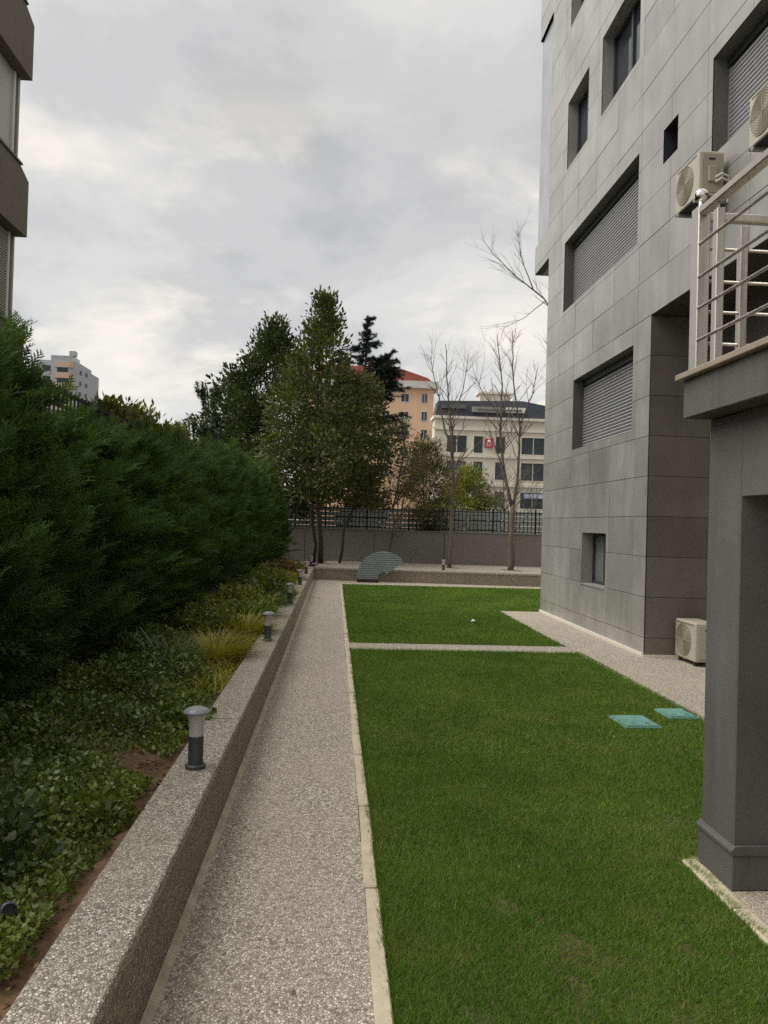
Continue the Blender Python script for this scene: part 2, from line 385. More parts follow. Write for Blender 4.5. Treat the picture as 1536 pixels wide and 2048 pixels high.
def blades(rng, pos, dirs, length, width, bend=.35):
    """strap blade in three segments bending outwards"""
    n = len(pos); d = unit(dirs); out = d.copy(); out[:, 2] = 0; out = unit(out+1e-4)
    s = unit(np.cross(d, [0, 0, 1.0])+1e-5); L = (length*(.6+.7*rng.random(n)))[:, None]; w = (width*(.7+.6*rng.random(n)))[:, None]
    pts = []
    for t in (0, .4, .75, 1.0):
        c = pos+d*L*t+out*L*bend*t*t-np.array([0, 0, 1.])*L*bend*.8*t**3
        ww = w*(1-t)**.6*.5 if t < 1 else w*0.02
        pts += [c-s*ww, c+s*ww]
    v = np.stack(pts, 1).reshape(-1, 3); b = np.arange(n)[:, None]*8
    f = np.concatenate([b+[i, i+1, i+3, i+2] for i in (0, 2, 4)], 1).reshape(-1, 4)
    return v, f
def merge(parts):
    vs, fs, o = [], [], 0
    for v, f in parts: vs.append(v); fs.append(f+o); o += len(v)
    return np.concatenate(vs), np.concatenate(fs)
def sphere_dirs(rng, n): return unit(rng.normal(size=(n, 3)))

# ------------------------------------------------------------------ ground, street, paths, lawn
MB().box(-450, 450, -60, 700, -.30, -.05).build('ground', M['ground'], kind='structure')
MB().box(-90, 120, 26.9, 420, .60, 1.18).build('street', M['street'], kind='structure')
XW0, XW1, XK0, XK1, XP, XB = -.80, -.57, .18, .235, 3.31, 4.11
YX0, YX1, YL1 = 10.12, 10.72, 20.70
path = MB().box(XW1, XK0, -1.5, 22.3, -.05, 0).build('path', M['path'], kind='structure')
MB().box(XK0, XP, YX0, YX1, -.05, -.004).build('cross_path', M['path'], kind='structure')
MB().prism([(XP, 3.85), (XB+.9, 3.85), (XB+.9, 9.95), (XB, 9.95), (XB, 15.05), (XP-.04, 15.05)], 'z', -.05, .002).build('pavement', M['path'], kind='structure')
MB().prism([(1.86, -1.5), (XB+.9, -1.5), (XB+.9, 3.85), (1.86, 3.85)], 'z', -.05, -.003).build('terrace_pavement', M['path'], kind='structure')
MB().box(XK0, 9.0, YL1+.10, 22.3, -.05, -.006).build('planter_foot_pavement', M['path'], kind='structure')
lawn = MB().box(XK1-.03, XP, -1.5, YX0, -.05, -.012).box(XK1-.03, 9.0, YX1, YL1+.1, -.05, -.012).build('lawn', M['lawnsoil'], kind='structure')
# sandy stain where path meets the wall
rngs = random.Random(2)
# kerb stones
def stone_mesh(i, w, l):
    r = random.Random(i); b = MB().box(0, w, .004, l-.004, -.05, .010+r.uniform(-.003, .004))
    return b.mesh('kerb_stone', M['kerb'], bevel=.006)
KS = [stone_mesh(i, .062, .5) for i in range(4)]
y = -1.5; i = 0
while y < YL1:
    link('kerb_stone', KS[i % 4], path, (XK0+rngs.uniform(-.003, .003), y, rngs.uniform(-.002, .002)), (0, 0, rngs.uniform(-.006, .006))); y += .5; i += 1
KT = [stone_mesh(i+9, .075, .5) for i in range(3)]
y = 3.80; i = 0
tpave = bpy.data.objects['terrace_pavement']
while y > -1.2:
    link('kerb_stone', KT[i % 3], tpave, (1.785, y-.5, .002), (0, 0, rngs.uniform(-.006, .006))); y -= .5; i += 1
fpave = bpy.data.objects['planter_foot_pavement']
KF = [stone_mesh(i+20, .10, .6) for i in range(3)]
for i in range(12):
    link('kerb_stone', KF[i % 3], fpave, (XK0+.02+i*.6, YL1+.16-(.06 if i > 3 else 0), .002), (0, 0, -R(90)))

rng = np.random.default_rng(5)
def turf(x0, x1, y0, y1, dens, hgt, wid, holes=()):
    n = int((x1-x0)*(y1-y0)*dens); p = np.stack([rng.uniform(x0, x1, n), rng.uniform(y0, y1, n), np.full(n, -.012)], 1)
    keep = np.ones(n, bool)
    for (a, b, c, d) in holes: keep &= ~((p[:, 0] > a) & (p[:, 0] < b) & (p[:, 1] > c) & (p[:, 1] < d))
    # a few worn bare spots
    for (bx, by, br) in ((.98, 3.02, .15), (.78, 3.36, .10), (.92, 2.72, .09), (1.25, 2.55, .10), (2.0, 4.3, .14), (1.08, 2.92, .07), (.55, 2.60, .07), (1.45, 3.0, .06)):
        d2 = np.hypot((p[:, 0]-bx)*1.0, (p[:, 1]-by)*.75)*(1+.35*np.sin(p[:, 0]*47+p[:, 1]*31)+.25*np.sin(p[:, 0]*83-p[:, 1]*59)); keep &= ~((d2 < br) & (rng.random(n) < .62*(1-d2/br)+.08))
    p = p[keep]; n = len(p)
    lean = rng.normal(size=(n, 2))*.65
    h = hgt*(.55+.75*rng.random(n)); a = rng.random(n)*math.tau; w = wid*(.6+.8*rng.random(n))*.5
    dx, dy = np.cos(a)*w, np.sin(a)*w
    tip = p+np.stack([lean[:, 0]*h, lean[:, 1]*h, h], 1)
    v = np.stack([p+np.stack([dx, dy, 0*dx], 1), p-np.stack([dx, dy, 0*dx], 1), tip], 1).reshape(-1, 3)
    f = np.arange(n*3).reshape(-1, 3); return v, f
cov1, cov2 = (2.47, 2.79, 6.33, 6.71), (3.00, 3.27, 6.66, 6.99)
gx = XK1+.012
parts = [turf(gx, 1.80, 2.0, 3.80, 48000, .022, .0030), turf(gx, 2.7, 3.80, 5.6, 26000, .024, .0040),
         turf(2.7, XP+.02, 3.85, 5.6, 7000, .03, .006),
         turf(gx, XP+.015, 5.6, YX0, 12000, .026, .0058, (cov1, cov2)), turf(gx, XP-.03, YX1, 15.05, 4200, .036, .011),
         turf(gx, 6.2, 15.05, YL1+.05, 2400, .036, .015)]
# ragged fringe that leans over the kerbs
def fringe(x0, x1, y0, y1, n, push):
    t = rng.random(n); p = np.stack([x0+(x1-x0)*t, y0+(y1-y0)*t, np.full(n, -.008)], 1)
    p[:, 0] += rng.normal(size=n)*.010; h = .045*(.5+.8*rng.random(n))
    clump = np.sin(p[:, 1]*9)*.3+np.sin(p[:, 1]*23+1)*.3+rng.normal(size=n)*.4+.7
    tip = p+np.stack([push[0]*clump*h, push[1]*clump*h+rng.normal(size=n)*.012, h*.75], 1)
    a = rng.random(n)*math.tau; w = .0045
    d = np.stack([np.cos(a)*w*.5, np.sin(a)*w*.5, 0*a], 1)
    v = np.stack([p+d, p-d, tip], 1).reshape(-1, 3); return v, np.arange(n*3).reshape(-1, 3)
parts += [fringe(XK1+.012, XK1+.012, 2.0, YX0, 5000, (-.35, 0)), fringe(XK1+.012, XK1+.012, YX1, YL1, 3000, (-.4, 0)), fringe(1.79, 1.79, 2.0, 3.8, 2600, (.9, 0)),
          fringe(XP-.01, XP-.01, 3.85, YX0, 3500, (.25, 0)), fringe(XK1, XP, YX0, YX0, 2200, (0, .8)), fringe(XK1, XP, YX1, YX1, 2200, (0, -.8)),
          fringe(cov1[0], cov1[1], cov1[2], cov1[2], 260, (0, 1.0)), fringe(cov2[0], cov2[1], cov2[2], cov2[2], 200, (0, 1.0)), fringe(cov1[0], cov1[0], cov1[2], cov1[3], 160, (.9, 0))]
v, f = merge(parts)
link('grass', npmesh('grass', v, f, M['grass']), None, kind='stuff', label='short mown green lawn grass', category='grass')

# service covers in the lawn
def cover(x0, x1, y0, y1, label, skew):
    t = thing('manhole_cover', label, 'manhole cover', ((x0+x1)/2, (y0+y1)/2, 0), skew, 'teal covers in the lawn')
    w, d = (x1-x0)/2, (y1-y0)/2
    MB().box(-w, w, -d, d, -.02, .012).build('frame', M['teal'], t, bevel=.004)
    MB().box(-w+.018, w-.018, -d+.018, d-.018, .012, .022).build('lid', M['teal'], t, bevel=.003)
    for sx in (-.06, .06): MB().box(sx-.02, sx+.02, -d*.55-.006, -d*.55+.006, .0221, .0245).build('handle', M['lampgrey'], t)
cover(*cov1, 'larger teal square cover lying in the lawn, nearer to the path', .03)
cover(*cov2, 'smaller teal square cover in the lawn beside the pebble pavement', .02)
# scrap of litter
b = MB(); b.v = [(0, 0, .03), (.07, -.01, .045), (.09, .05, .035), (.03, .07, .055), (.045, .03, .075)]; b.f = [(0, 1, 4), (1, 2, 4), (2, 3, 4), (3, 0, 4)]
o = b.build('paper_scrap', M['litter'], label='small crumpled white scrap lying on the far lawn', category='litter'); o.location = (2.36, 13.05, 0)

# ------------------------------------------------------------------ low planter wall on the left
wl_ = thing('planter_wall', 'long low pebble-faced planter wall beside the path', 'wall')
ytop = .38
def wseg(y0, y1, j):
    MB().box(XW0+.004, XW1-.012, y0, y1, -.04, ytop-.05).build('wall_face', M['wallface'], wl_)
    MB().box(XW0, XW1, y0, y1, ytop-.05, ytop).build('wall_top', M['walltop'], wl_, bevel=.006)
wseg(-1.5, 4.98, 0); wseg(4.992, 11.4, 1); wseg(11.41, 22.1, 2)
MB().prism([(XW1-.012, 0), (XW1+.022, 0.0), (XW1+.004, .006), (XW1-.010, .022)], 'y', -1.5, 22.0).build('mortar_fillet', M['stain'], wl_)
# soil bed
nx, ny = 30, 240
xs = np.linspace(-3.1, XW0+.002, nx); ys = np.linspace(-1.5, 26, ny); g = np.random.default_rng(3)
hgt = .315+.04*np.sin(xs*3.1)[None, :]*np.sin(ys*1.7)[:, None]+g.normal(size=(ny, nx))*.012
hgt += np.clip((-1.1-xs)[None, :], 0, 1)*.06
hgt[:, -3:] = np.minimum(hgt[:, -3:], .345)
vv = np.stack([np.broadcast_to(xs, (ny, nx)), np.broadcast_to(ys[:, None], (ny, nx)), hgt], 2).reshape(-1, 3)
ii = (np.arange(ny-1)[:, None]*nx+np.arange(nx-1)[None, :]).ravel()
me = npmesh('soil', vv, np.stack([ii, ii+1, ii+nx+1, ii+nx], 1), M['soil']); me.polygons.foreach_set('use_smooth', [True]*len(me.polygons))
link('soil', me, None, kind='structure')

# ------------------------------------------------------------------ bollard lamps
def lamp_meshes():
    base = MB().lathe([(0, 0), (.052, 0), (.052, .018), (.046, .023), (0, .023)], 28).mesh('base', M['lampgrey'], True)
    post = MB().lathe([(.038, .02), (.038, .165), (.0, .165)], 28).mesh('post', M['lampgrey'], True)
    dif = MB().lathe([(.0365, .163), (.0365, .215), (.040, .240), (.050, .268), (.058, .280), (0, .280)], 28).mesh('diffuser', M['diffuser'], True)
    cap = MB().lathe([(.0, .276), (.064, .279), (.070, .284), (.068, .290), (.054, .302), (.030, .311), (0, .314)], 32).mesh('cap', M['lampcap'], True)
    for me in (base, post): me.polygons.foreach_set('use_smooth', [False]*len(me.polygons))
    return base, post, dif, cap
LM = lamp_meshes()
def lamp(x, y, z, label, tilt=0):
    t = thing('bollard_lamp', label, 'lamp', (x, y, z), 0, 'mushroom bollard lamps'); t.rotation_euler = (0, tilt, 0)
    for n, me in zip(('base', 'post', 'diffuser', 'cap'), LM): link(n, me, t)
for (y, lab) in ((4.0, 'nearest and largest grey mushroom bollard lamp on the planter wall'), (8.22, 'second mushroom bollard lamp from the front, beside the yellow grass tuft'),
                 (12.1, 'third mushroom bollard lamp from the front along the planter wall'), (15.6, 'fourth mushroom bollard lamp from the front along the planter wall'),
                 (18.95, 'fifth mushroom bollard lamp from the front, small, near the wall end'), (22.4, 'farthest mushroom bollard lamp at the corner under the dark trunks')):
    lamp(-.675 if y < 20 else -.66, y, ytop-.001 if y < 21 else .349, lab, rngs.uniform(-.012, .012))
lamp(3.2, 22.42, .349, 'lone mushroom bollard lamp on the far planter beside the bare tree')

# ------------------------------------------------------------------ far planter, retaining wall and fence
FA = math.atan(-.10)
fp = thing('far_planter', 'raised pebble-topped planter across the end of the garden', 'planter', (0, 22.18, 0), FA)
MB().box(-.60, 9.5, 0, .22, -.04, .30).build('wall_face', M['wallface'], fp)
MB().box(-.62, 9.5, -.012, 4.2, .30, .35).build('top', M['walltop'], fp)
for (px_, py_, pr_) in ((3.55, 23.6, .30), (5.35, 23.1, .36), (-.42, 24.3, .45)):
    c_ = Matrix.Rotation(-FA, 3, 'Z') @ Vector((px_, py_-22.18, 0))
    pit = MB().lathe([(.001, .012), (pr_*.8, .010), (pr_, .002)], 20, (c_.x, c_.y, .35)).build('tree_pit', M['soil'], fp)
    MB().lathe([(pr_-.02, .0), (pr_-.02, .022), (pr_+.02, .022), (pr_+.02, .0)], 24, (c_.x, c_.y, .35)).build('ring', M['stain'], pit)
rw = thing('retaining_wall', 'grey concrete retaining wall below the black fence at the garden end', 'wall', (0, 26.35, 0), math.atan(-.11))
x = -3.4; i = 0
while x < 9.4:
    MB().box(x+.006, x+2.37, 0, .25, .0, 1.42).build('panel', M['concrete'], rw, bevel=.006); x += 2.38; i += 1
MB().box(-3.4, 10.8, -.02, .27, 1.425, 1.455).build('coping', M['concrete'], rw)
MB().box(-3.3, 10.7, .03, .22, .0, 1.40).build('backing', M['tilejoint'], rw)
ff = thing('metal_fence', 'black metal railing fence on top of the far retaining wall', 'fence', (0, 26.47, 1.455), math.atan(-.11))
barm = MB().box(-.0125, .0125, -.0125, .0125, .03, .76).box(-.005, .005, -.005, .005, .76, .80).mesh('bar', M['blackmetal'])
postm = MB().box(-.027, .027, -.027, .027, 0, .80).box(-.034, .034, -.034, .034, .80, .815).mesh('post', M['blackmetal'])
x = -3.2; i = 0
while x < 10.5:
    if i % 11 == 0: link('post', postm, ff, (x, 0, 0))
    else: link('bar', barm, ff, (x, 0, 0))
    x += .130; i += 1
for z in (.06, .38, .68): MB().box(-3.2, 10.5, -.014, .014, z, z+.028).build('rail', M['blackmetal'], ff)
sf = thing('slatted_fence', 'pale horizontal panel fence seen through the black railings', 'fence', (0, 27.75, 1.18), math.atan(-.11))
for i in range(6):
    MB().box(-14, 16, -.012, .012, .04+i*.17, .04+i*.17+.145).build('slat', M['paleslat'], sf)
for i in range(13): MB().box(-13.5+i*2.4, -13.42+i*2.4, .02, .07, 0, 1.06).build('post', M['paleslat'], sf)

# left boundary fence behind the hedge
lw = MB().box(-3.22, -3.02, -1.5, 26, -.05, 1.35).build('boundary_wall', M['concrete'], label='low concrete boundary wall hidden behind the cypress hedge', category='wall')
lf = thing('metal_fence', 'black metal railing fence rising behind the cypress hedge', 'fence', (-3.1, 0, 1.35))
barl = MB().box(-.009, .009, -.009, .009, .02, 1.72).mesh('bar', M['blackmetal'])
postl = MB().box(-.035, .035, -.035, .035, 0, 1.80).mesh('post', M['blackmetal'])
y = 6.0; i = 0
while y < 20.5:
    if i % 16 == 0: link('post', postl, lf, (0, y, 0))
    else: link('bar', barl, lf, (0, y, 0))
    y += .13; i += 1
for z in (.10, 1.50, 1.66): MB().box(-.016, .016, 6.0, 20.5, z, z+.034).build('rail', M['blackmetal'], lf)

# fan-shaped slatted panel leaning on the far planter
ft = thing('fan_panel', 'grey-green fan-shaped slatted panel leaning against the far planter', 'panel', (1.40, 21.72, 0))
ca, cb, Ro, Ri = R(40), R(180), .75, .145
def arc(r, a, b, n=26): return [(r*math.cos(a+(b-a)*i/n), r*math.sin(a+(b-a)*i/n)) for i in range(n+1)]
poly = arc(Ro, ca, cb)+arc(Ri, cb, ca, 14)
fr = MB().prism(poly, 'y', 0, .012).build('backing', M['fan'], ft, loc=None); fr.location = (0, .08, .13); fr.rotation_euler = (R(-8), 0, 0)
nsl = 12
for i in range(nsl):
    z0, z1 = i*Ro/nsl+.004, (i+1)*Ro/nsl-.006; Rs = Ro-.004
    def xl_(z): return -math.sqrt(max(0, Rs*Rs-z*z))
    def xr_(z): return min(math.sqrt(max(0, Rs*Rs-z*z)), z/math.tan(ca)-.008)
    def xi_(z): return math.sqrt(max(0, (Ri+.006)**2-z*z))
    b = MB()
    if z0 >= Ri: b.prism([(xl_(z0), z0), (xr_(z0), z0), (xr_(z1), z1), (xl_(z1), z1)], 'y', -.012, -.001)
    else:
        b.prism([(xl_(z0), z0), (-xi_(z0), z0), (-xi_(z1), z1), (xl_(z1), z1)], 'y', -.012, -.001)
        if xr_(z0) > xi_(z0)+.01: b.prism([(xi_(z0), z0), (xr_(z0), z0), (xr_(z1), z1), (xi_(z1), z1)], 'y', -.012, -.001)
    if b.v:
        for q in range(len(b.v)):      # tilt each slat outwards at its lower edge
            vx, vy, vz = b.v[q]; b.v[q] = (vx, vy-(.010 if abs(vz-z0) < 1e-6 else 0), vz)
        s_ = b.build('slat', M['fan'], ft); s_.location = fr.location; s_.rotation_euler = fr.rotation_euler
MB().box(-.74, -.13, -.05, .12, .0, .085).build('base', M['fandark'], ft, bevel=.01)
MB().box(-.72, -.16, -.06, .0, .088, .118).build('base_rail', M['lampcap'], ft, bevel=.005)

# ------------------------------------------------------------------ apartment building on the right
bl = thing('apartment_building', 'grey tiled apartment block with shuttered windows on the right', 'building')
ZS, YN, YF = 4.53, 9.95, 15.10
TZ0, TH, TY0, TW = .25-.535, .535, 9.45-.955*4, .955
ZT = 15.5
WIN = {'W1': (11.47, 12.60, .77, 1.605), 'W2': (10.55, 13.28, 3.04, 4.27), 'W3': (10.50, 14.02, 5.67, 6.965), 'W4': (12.83, 14.01, 8.33, 9.59),
       'W5': (10.58, 12.16, 8.36, 9.645), 'W6': (12.83, 13.98, 10.99, 12.25), 'W8': (10.58, 12.16, 10.99, 12.25), 'niche': (9.26, 9.69, 6.42, 6.865), 'W7': (5.2, 8.38, 5.89, 7.02),
       'W9': (5.6, 8.38, 8.36, 9.645)}
NOTCH = (15.20, 16.8, 7.66, 12.13)
def rect_minus(r, holes):
    """split rect (y0,y1,z0,z1) minus holes into rects"""
    out = [r]
    for h in holes:
        nxt = []
        for (a, b, c, d) in out:
            if h[0] >= b or h[1] <= a or h[2] >= d or h[3] <= c: nxt.append((a, b, c, d)); continue
            if h[0] > a: nxt.append((a, h[0], c, d))
            if h[1] < b: nxt.append((h[1], b, c, d))
            m0, m1 = max(a, h[0]), min(b, h[1])
            if h[2] > c: nxt.append((m0, m1, c, h[2]))
            if h[3] < d: nxt.append((m0, m1, h[3], d))
        out = nxt
    return [q for q in out if q[1]-q[0] > .012 and q[3]-q[2] > .012]
holes = list(WIN.values())+[NOTCH]
holes_b = [(h[0]-.013, h[1]+.013, h[2]-.022, h[3]+.013) for h in WIN.values()]+[NOTCH]
regions = [(YN, YF, .05, ZS), (-4, YF, ZS, 7.08), (-4, 16.2, 7.08, ZT)]
# backing wall behind the tile joints
b = MB()
for rg in regions:
    for (a, c, z0, z1) in rect_minus(rg, holes_b): b.box(XB+.0125, XB+.16, a, c, z0, z1)
b.build('wall', M['tilejoint'], bl)
G = .0034
full = MB().box(0, .012, G, TW-G, G, TH-G).mesh('facade_tile', M['tile'], bevel=.0018)
rest = MB(); rtile = random.Random(77)
iy0 = math.floor((-4-TY0)/TW); iy1 = math.ceil((16.2-TY0)/TW)
for iy in range(iy0, iy1+1):
    for iz in range(0, 30):
        y0, y1, z0, z1 = TY0+iy*TW, TY0+(iy+1)*TW, TZ0+iz*TH, TZ0+(iz+1)*TH
        pcs = []
        for rg in regions:
            a, c, e, g_ = max(y0+G, rg[0]), min(y1-G, rg[1]), max(z0+G, rg[2]), min(z1-G, rg[3])
            if a < c and e < g_: pcs += rect_minus((a, c, e, g_), holes)
        if not pcs: continue
        whole = len(pcs) == 1 and abs(pcs[0][1]-pcs[0][0]-(TW-2*G)) < 1e-3 and abs(pcs[0][3]-pcs[0][2]-(TH-2*G)) < 1e-3
        if y1 < 6.0 or z0 > 13.2:
            for (a, c, e, g_) in pcs: rest.box(XB, XB+.012, a, c, e, g_)
        elif whole: link('facade_tile', full, bl, (XB-rtile.uniform(0, .0025), y0, z0), (0, rtile.gauss(0, .0022), rtile.gauss(0, .0018)))
        else:
            b = MB()
            for (a, c, e, g_) in pcs: b.box(0, .012, a-y0, c-y0, e-z0, g_-z0)
            link('facade_tile', b.mesh('facade_tile', M['tile']), bl, (XB, y0, z0))
rest.build('facade_tiles_beyond', M['tile'], bl, kind='stuff')
# side wall of the ground-floor recess, facing the camera
XR = XB+.86
for iz in range(0, 9):
    z0, z1 = max(.03, TZ0+iz*TH), min(ZS-.01, TZ0+(iz+1)*TH)
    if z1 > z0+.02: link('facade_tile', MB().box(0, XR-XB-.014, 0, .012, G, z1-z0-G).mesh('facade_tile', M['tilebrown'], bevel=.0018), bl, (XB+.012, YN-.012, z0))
MB().box(XB+.17, XR, YN+.002, YN+.15, .0, ZS).build('side_wall', M['tilejoint'], bl)
MB().box(XB-.003, XB+.010, YN-.010, YN-.002, .03, ZS).build('corner_trim', M['darkframe'], bl)
# recessed ground-floor wall towards the camera, soffit of the overhang
MB().box(XR, XR+.25, -4, YN-.013, .0, ZS-.002).build('recessed_wall', M['render'], bl)
MB().box(XR-.03, XR-.002, YN-.16, YN-.02, .05, ZS-.01).build('downpipe', M['concrete'], bl)
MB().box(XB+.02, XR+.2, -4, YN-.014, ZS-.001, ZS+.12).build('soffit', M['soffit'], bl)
MB().box(XB+.02, 11, YF, 16.19, 7.082, 7.16).build('soffit', M['tile'], bl)
# body of the block
MB().box(XB+.45, 12, -4, YF-.02, 7.2, ZT-.1).box(XB+.45, 12, YF-.02, 16.15, 7.2, ZT-.1).box(XB+.45, 12, YN+.2, YF-.01, .0, 7.2).box(XR+.26, 12, -4, YN+.2, .0, 7.2).build('core', M['tilejoint'], bl)
MB().box(XB+.012, 12, YF+.0, YF+.02, .05, 7.08).box(XB+.012, 12, 16.2, 16.22, 7.08, NOTCH[2]).box(XB+.057, 12, 16.2, 16.22, NOTCH[2], NOTCH[3]).box(XB+.012, 12, 16.2, 16.22, NOTCH[3], ZT).build('end_wall', M['tile'], bl)
MB().box(XB+.055, XB+.15, NOTCH[0], 16.2, NOTCH[2], NOTCH[3]).build('blue_grey_panel', M['tileblue'], bl)
MB().box(XB+.002, XB+.14, NOTCH[0], 16.19, NOTCH[3], NOTCH[3]+.01).build('panel_soffit', M['darkframe'], bl)
MB().box(XB-.05, 12.1, -4, 16.3, ZT, ZT+.12).build('roof_slab', M['tile'], bl)
MB().box(XB-.025, XB+.01, YN, YF, 0, .045).box(XB-.02, XR, YN-.035, YN-.013, 0, .03).build('skirting', M['cornice'], bl)
DEP = .185
def window(key, kind, nsl=0, drop=0):
    y0, y1, z0, z1 = WIN[key]; t = .012; xi = XB+DEP
    w = MB()
    w.box(XB+.002, xi, y0-t, y0, z0, z1).box(XB+.002, xi, y1, y1+t, z0, z1).box(XB+.002, xi, y0-t, y1+t, z1, z1+t)
    w = w.build('window', M['tile'] if kind != 'shutter' else M['render'], bl)
    MB().box(XB-.012 if kind == 'low' else XB+.002, xi, y0, y1, z0-.02, z0+.004).build('sill', M['tile'], w)
    fr_ = MB(); fw_ = .05
    fr_.box(xi, xi+.06, y0-t, y0+fw_, z0, z1).box(xi, xi+.06, y1-fw_, y1+t, z0, z1).box(xi, xi+.06, y0+fw_, y1-fw_, z1-fw_, z1).box(xi, xi+.06, y0+fw_, y1-fw_, z0, z0+fw_)
    if kind in ('glass', 'low'):
        ym = y0+(y1-y0)*.5; fr_.box(xi, xi+.06, ym-.035, ym+.035, z0+fw_, z1-fw_)
    fr_.build('frame', M['darkframe'] if kind != 'shutter' else M['lightframe'], w)
    MB().box(xi+.03, xi+.036, y0+fw_, y1-fw_, z0+fw_, z1-fw_).build('pane', M['frost'] if kind == 'low' else M['glass'], w)
    if kind == 'shutter':
        bz = .10; MB().box(xi-.02, xi+.01, y0, y1, z1-bz, z1).build('shutter_box', M['darkframe'], w)
        n = int((z1-bz-z0-.02)/.052); pr = [(0, 0), (-.010, .008), (-.014, .020), (-.010, .034), (.0, .040), (.006, .040), (.006, 0)]
        me = MB().prism([(p[0], p[1]) for p in pr], 'y', y0+.055, y1-.055).mesh('slat', M['slat'])
        for i in range(n): link('slat', me, w, (xi-.002, 0, z0+.012+i*.052))
        MB().box(xi+.008, xi+.02, y0+.05, y1-.05, z0, z1-bz).build('shutter_gap', M['rubber'], w)
    if kind == 'glass':
        for (a, c) in ((.06, .30), (.62, .72)):
            pts = []; n = 22; L = (y1-y0)
            for i in range(n+1): pts.append((xi+.09+.012*math.sin(i*1.9), y0+L*(a+(c-a)*i/n)))
            cb_ = MB()
            for p in pts: cb_.v += [(p[0], p[1], z0+.05), (p[0], p[1], z1-.05)]
            for i in range(n): cb_.f.append((2*i, 2*i+1, 2*i+3, 2*i+2))
            if key == 'W5': cb_.build('curtain', M['curtain'], w)
window('W2', 'shutter'); window('W3', 'shutter'); window('W7', 'shutter'); window('W1', 'low')
for kx in ('W4', 'W5', 'W6', 'W8', 'W9'): window(kx, 'glass')
y0, y1, z0, z1 = WIN['niche']
MB().box(XB+.002, XB+.40, y0-.01, y0, z0, z1).box(XB+.002, XB+.40, y1, y1+.01, z0, z1).box(XB+.002, XB+.40, y0-.01, y1+.01, z1, z1+.01).box(XB+.002, XB+.40, y0-.01, y1+.01, z0-.01, z0).box(XB+.40, XB+.41, y0, y1, z0, z1).build('vent_niche', M['darkframe'], bl)

# ------------------------------------------------------------------ outdoor air-conditioning units
def ac_unit(loc, label, wy=.56, dx=.28, hz=.49, wall=False, pipes=False):
    t = thing('air_conditioner', label, 'air conditioner', loc, 0, 'outdoor air conditioners')
    MB().box(0, dx, 0, wy, .0, hz).build('body', M['acbody'], t, bevel=.012)
    # fan grille on the front (facing -X): slightly toward the far side
    cy_, cz_, rr = wy*.58, hz*.5, min(hz*.43, wy*.36)
    n = 28; ring = [(cy_+rr*math.cos(math.tau*i/n), cz_+rr*math.sin(math.tau*i/n)) for i in range(n)]
    g = MB().prism(ring, 'x', -.006, .002).build('fan_grille', M['acgrille'], t)
    for q in range(9):
        r_ = rr*(q+1)/9; MB().tube([(-.010, cy_+r_*math.cos(math.tau*i/24), cz_+r_*math.sin(math.tau*i/24)) for i in range(25)], .0018, 4, False).build('ring', M['acbody'], g)
    for q in range(2):
        a = q*math.pi/2; MB().tube([(-.010, cy_-rr*math.cos(a), cz_-rr*math.sin(a)), (-.010, cy_+rr*math.cos(a), cz_+rr*math.sin(a))], .002, 4).build('spoke', M['acbody'], g)
    MB().box(-.004, 0, wy*.10, wy*.92, hz*.925, hz*.95).build('groove', M['acgrille'], t)
    # service side (facing the camera)
    MB().box(.03, dx-.03, -.008, .002, .04, hz-.03).build('service_panel', M['acside'] if wall else M['acbody'], t, bevel=.003)
    MB().box(dx*.38, dx*.62, -.012, -.006, hz*.80, hz*.84).build('handle_slot', M['rubber'], t)
    MB().box(dx*.34, dx*.72, -.030, -.008, hz*.30, hz*.66).build('valve_cover', M['acside'], t, bevel=.01)
    for yy in (.08, wy-.08):
        if wall: MB().box(-.01, dx+.06, yy-.02, yy+.02, -.04, -.003).build('bracket', M['lightframe'], t)
        else:
            for xx in (.04, dx-.04): MB().lathe([(0, -.055), (.025, -.055), (.025, -.003), (0, -.003)], 10, (xx, yy, 0)).build('foot', M['rubber'], t)
    if wall:
        MB().box(.0, dx, .0, wy, -.012, -.002).build('base_pan', M['rubber'], t)
    if pipes:
        for q in range(2):
            MB().tube([(dx*.62, -.02, hz*.40-q*.05), (dx*.8, -.06, hz*.46-q*.05), (dx+.03, -.04, hz*.42-q*.05), (dx+.06, 0, hz*.25-q*.05), (dx+.05, .02, -.05)], .013, 8).build('pipe', M['pipe'], t)
    return t
ac_unit((3.77, 7.96, 5.26), 'ivory air conditioner on the facade above the corner railing post', wall=True, pipes=True)
ac_unit((3.77, 6.40, 5.26), 'ivory air conditioner on the facade at the right edge, below the big shutter', wall=True)
ac_unit((4.47, 9.24, .056), 'ivory air conditioner standing on the pebble pavement by the recess', hz=.48, wy=.57, dx=.30)

# ------------------------------------------------------------------ terrace with pillar and steel railing
tr_ = thing('terrace', 'dark grey rendered raised terrace with steel railing at the right edge', 'terrace')
XT, XC, YT = 1.76, 1.89, 3.83
pl = MB().box(XC, XC+.42, 3.49, 3.80, .2, 2.228).build('pillar', M['render'], tr_, bevel=.006)
MB().box(XC-.012, XC+.43, 3.478, 3.812, .0, .165).build('plinth', M['render'], pl, bevel=.005)
MB().prism([(XC-.012, .165), (XC-.020, .172), (XC-.020, .186), (XC-.010, .192), (XC, .205), (XC+.42, .205), (XC+.43, .19), (XC+.43, .165)], 'y', 3.470, 3.820).build('plinth_moulding', M['render'], pl)
MB().box(XC+.004, XC+.42, -3, 3.486, 1.83, 2.229).build('beam', M['render'], tr_)
MB().box(XC+.42, XR, 3.50, 3.79, 1.83, 2.229).build('beam', M['render'], tr_)
MB().box(XT, XR-.005, -3, YT, 2.232, 2.425).build('slab', M['render'], tr_, bevel=.004)
MB().box(XT-.035, XT+.16, -3, YT+.03, 2.427, 2.458).build('coping', M['coping'], tr_, bevel=.004)
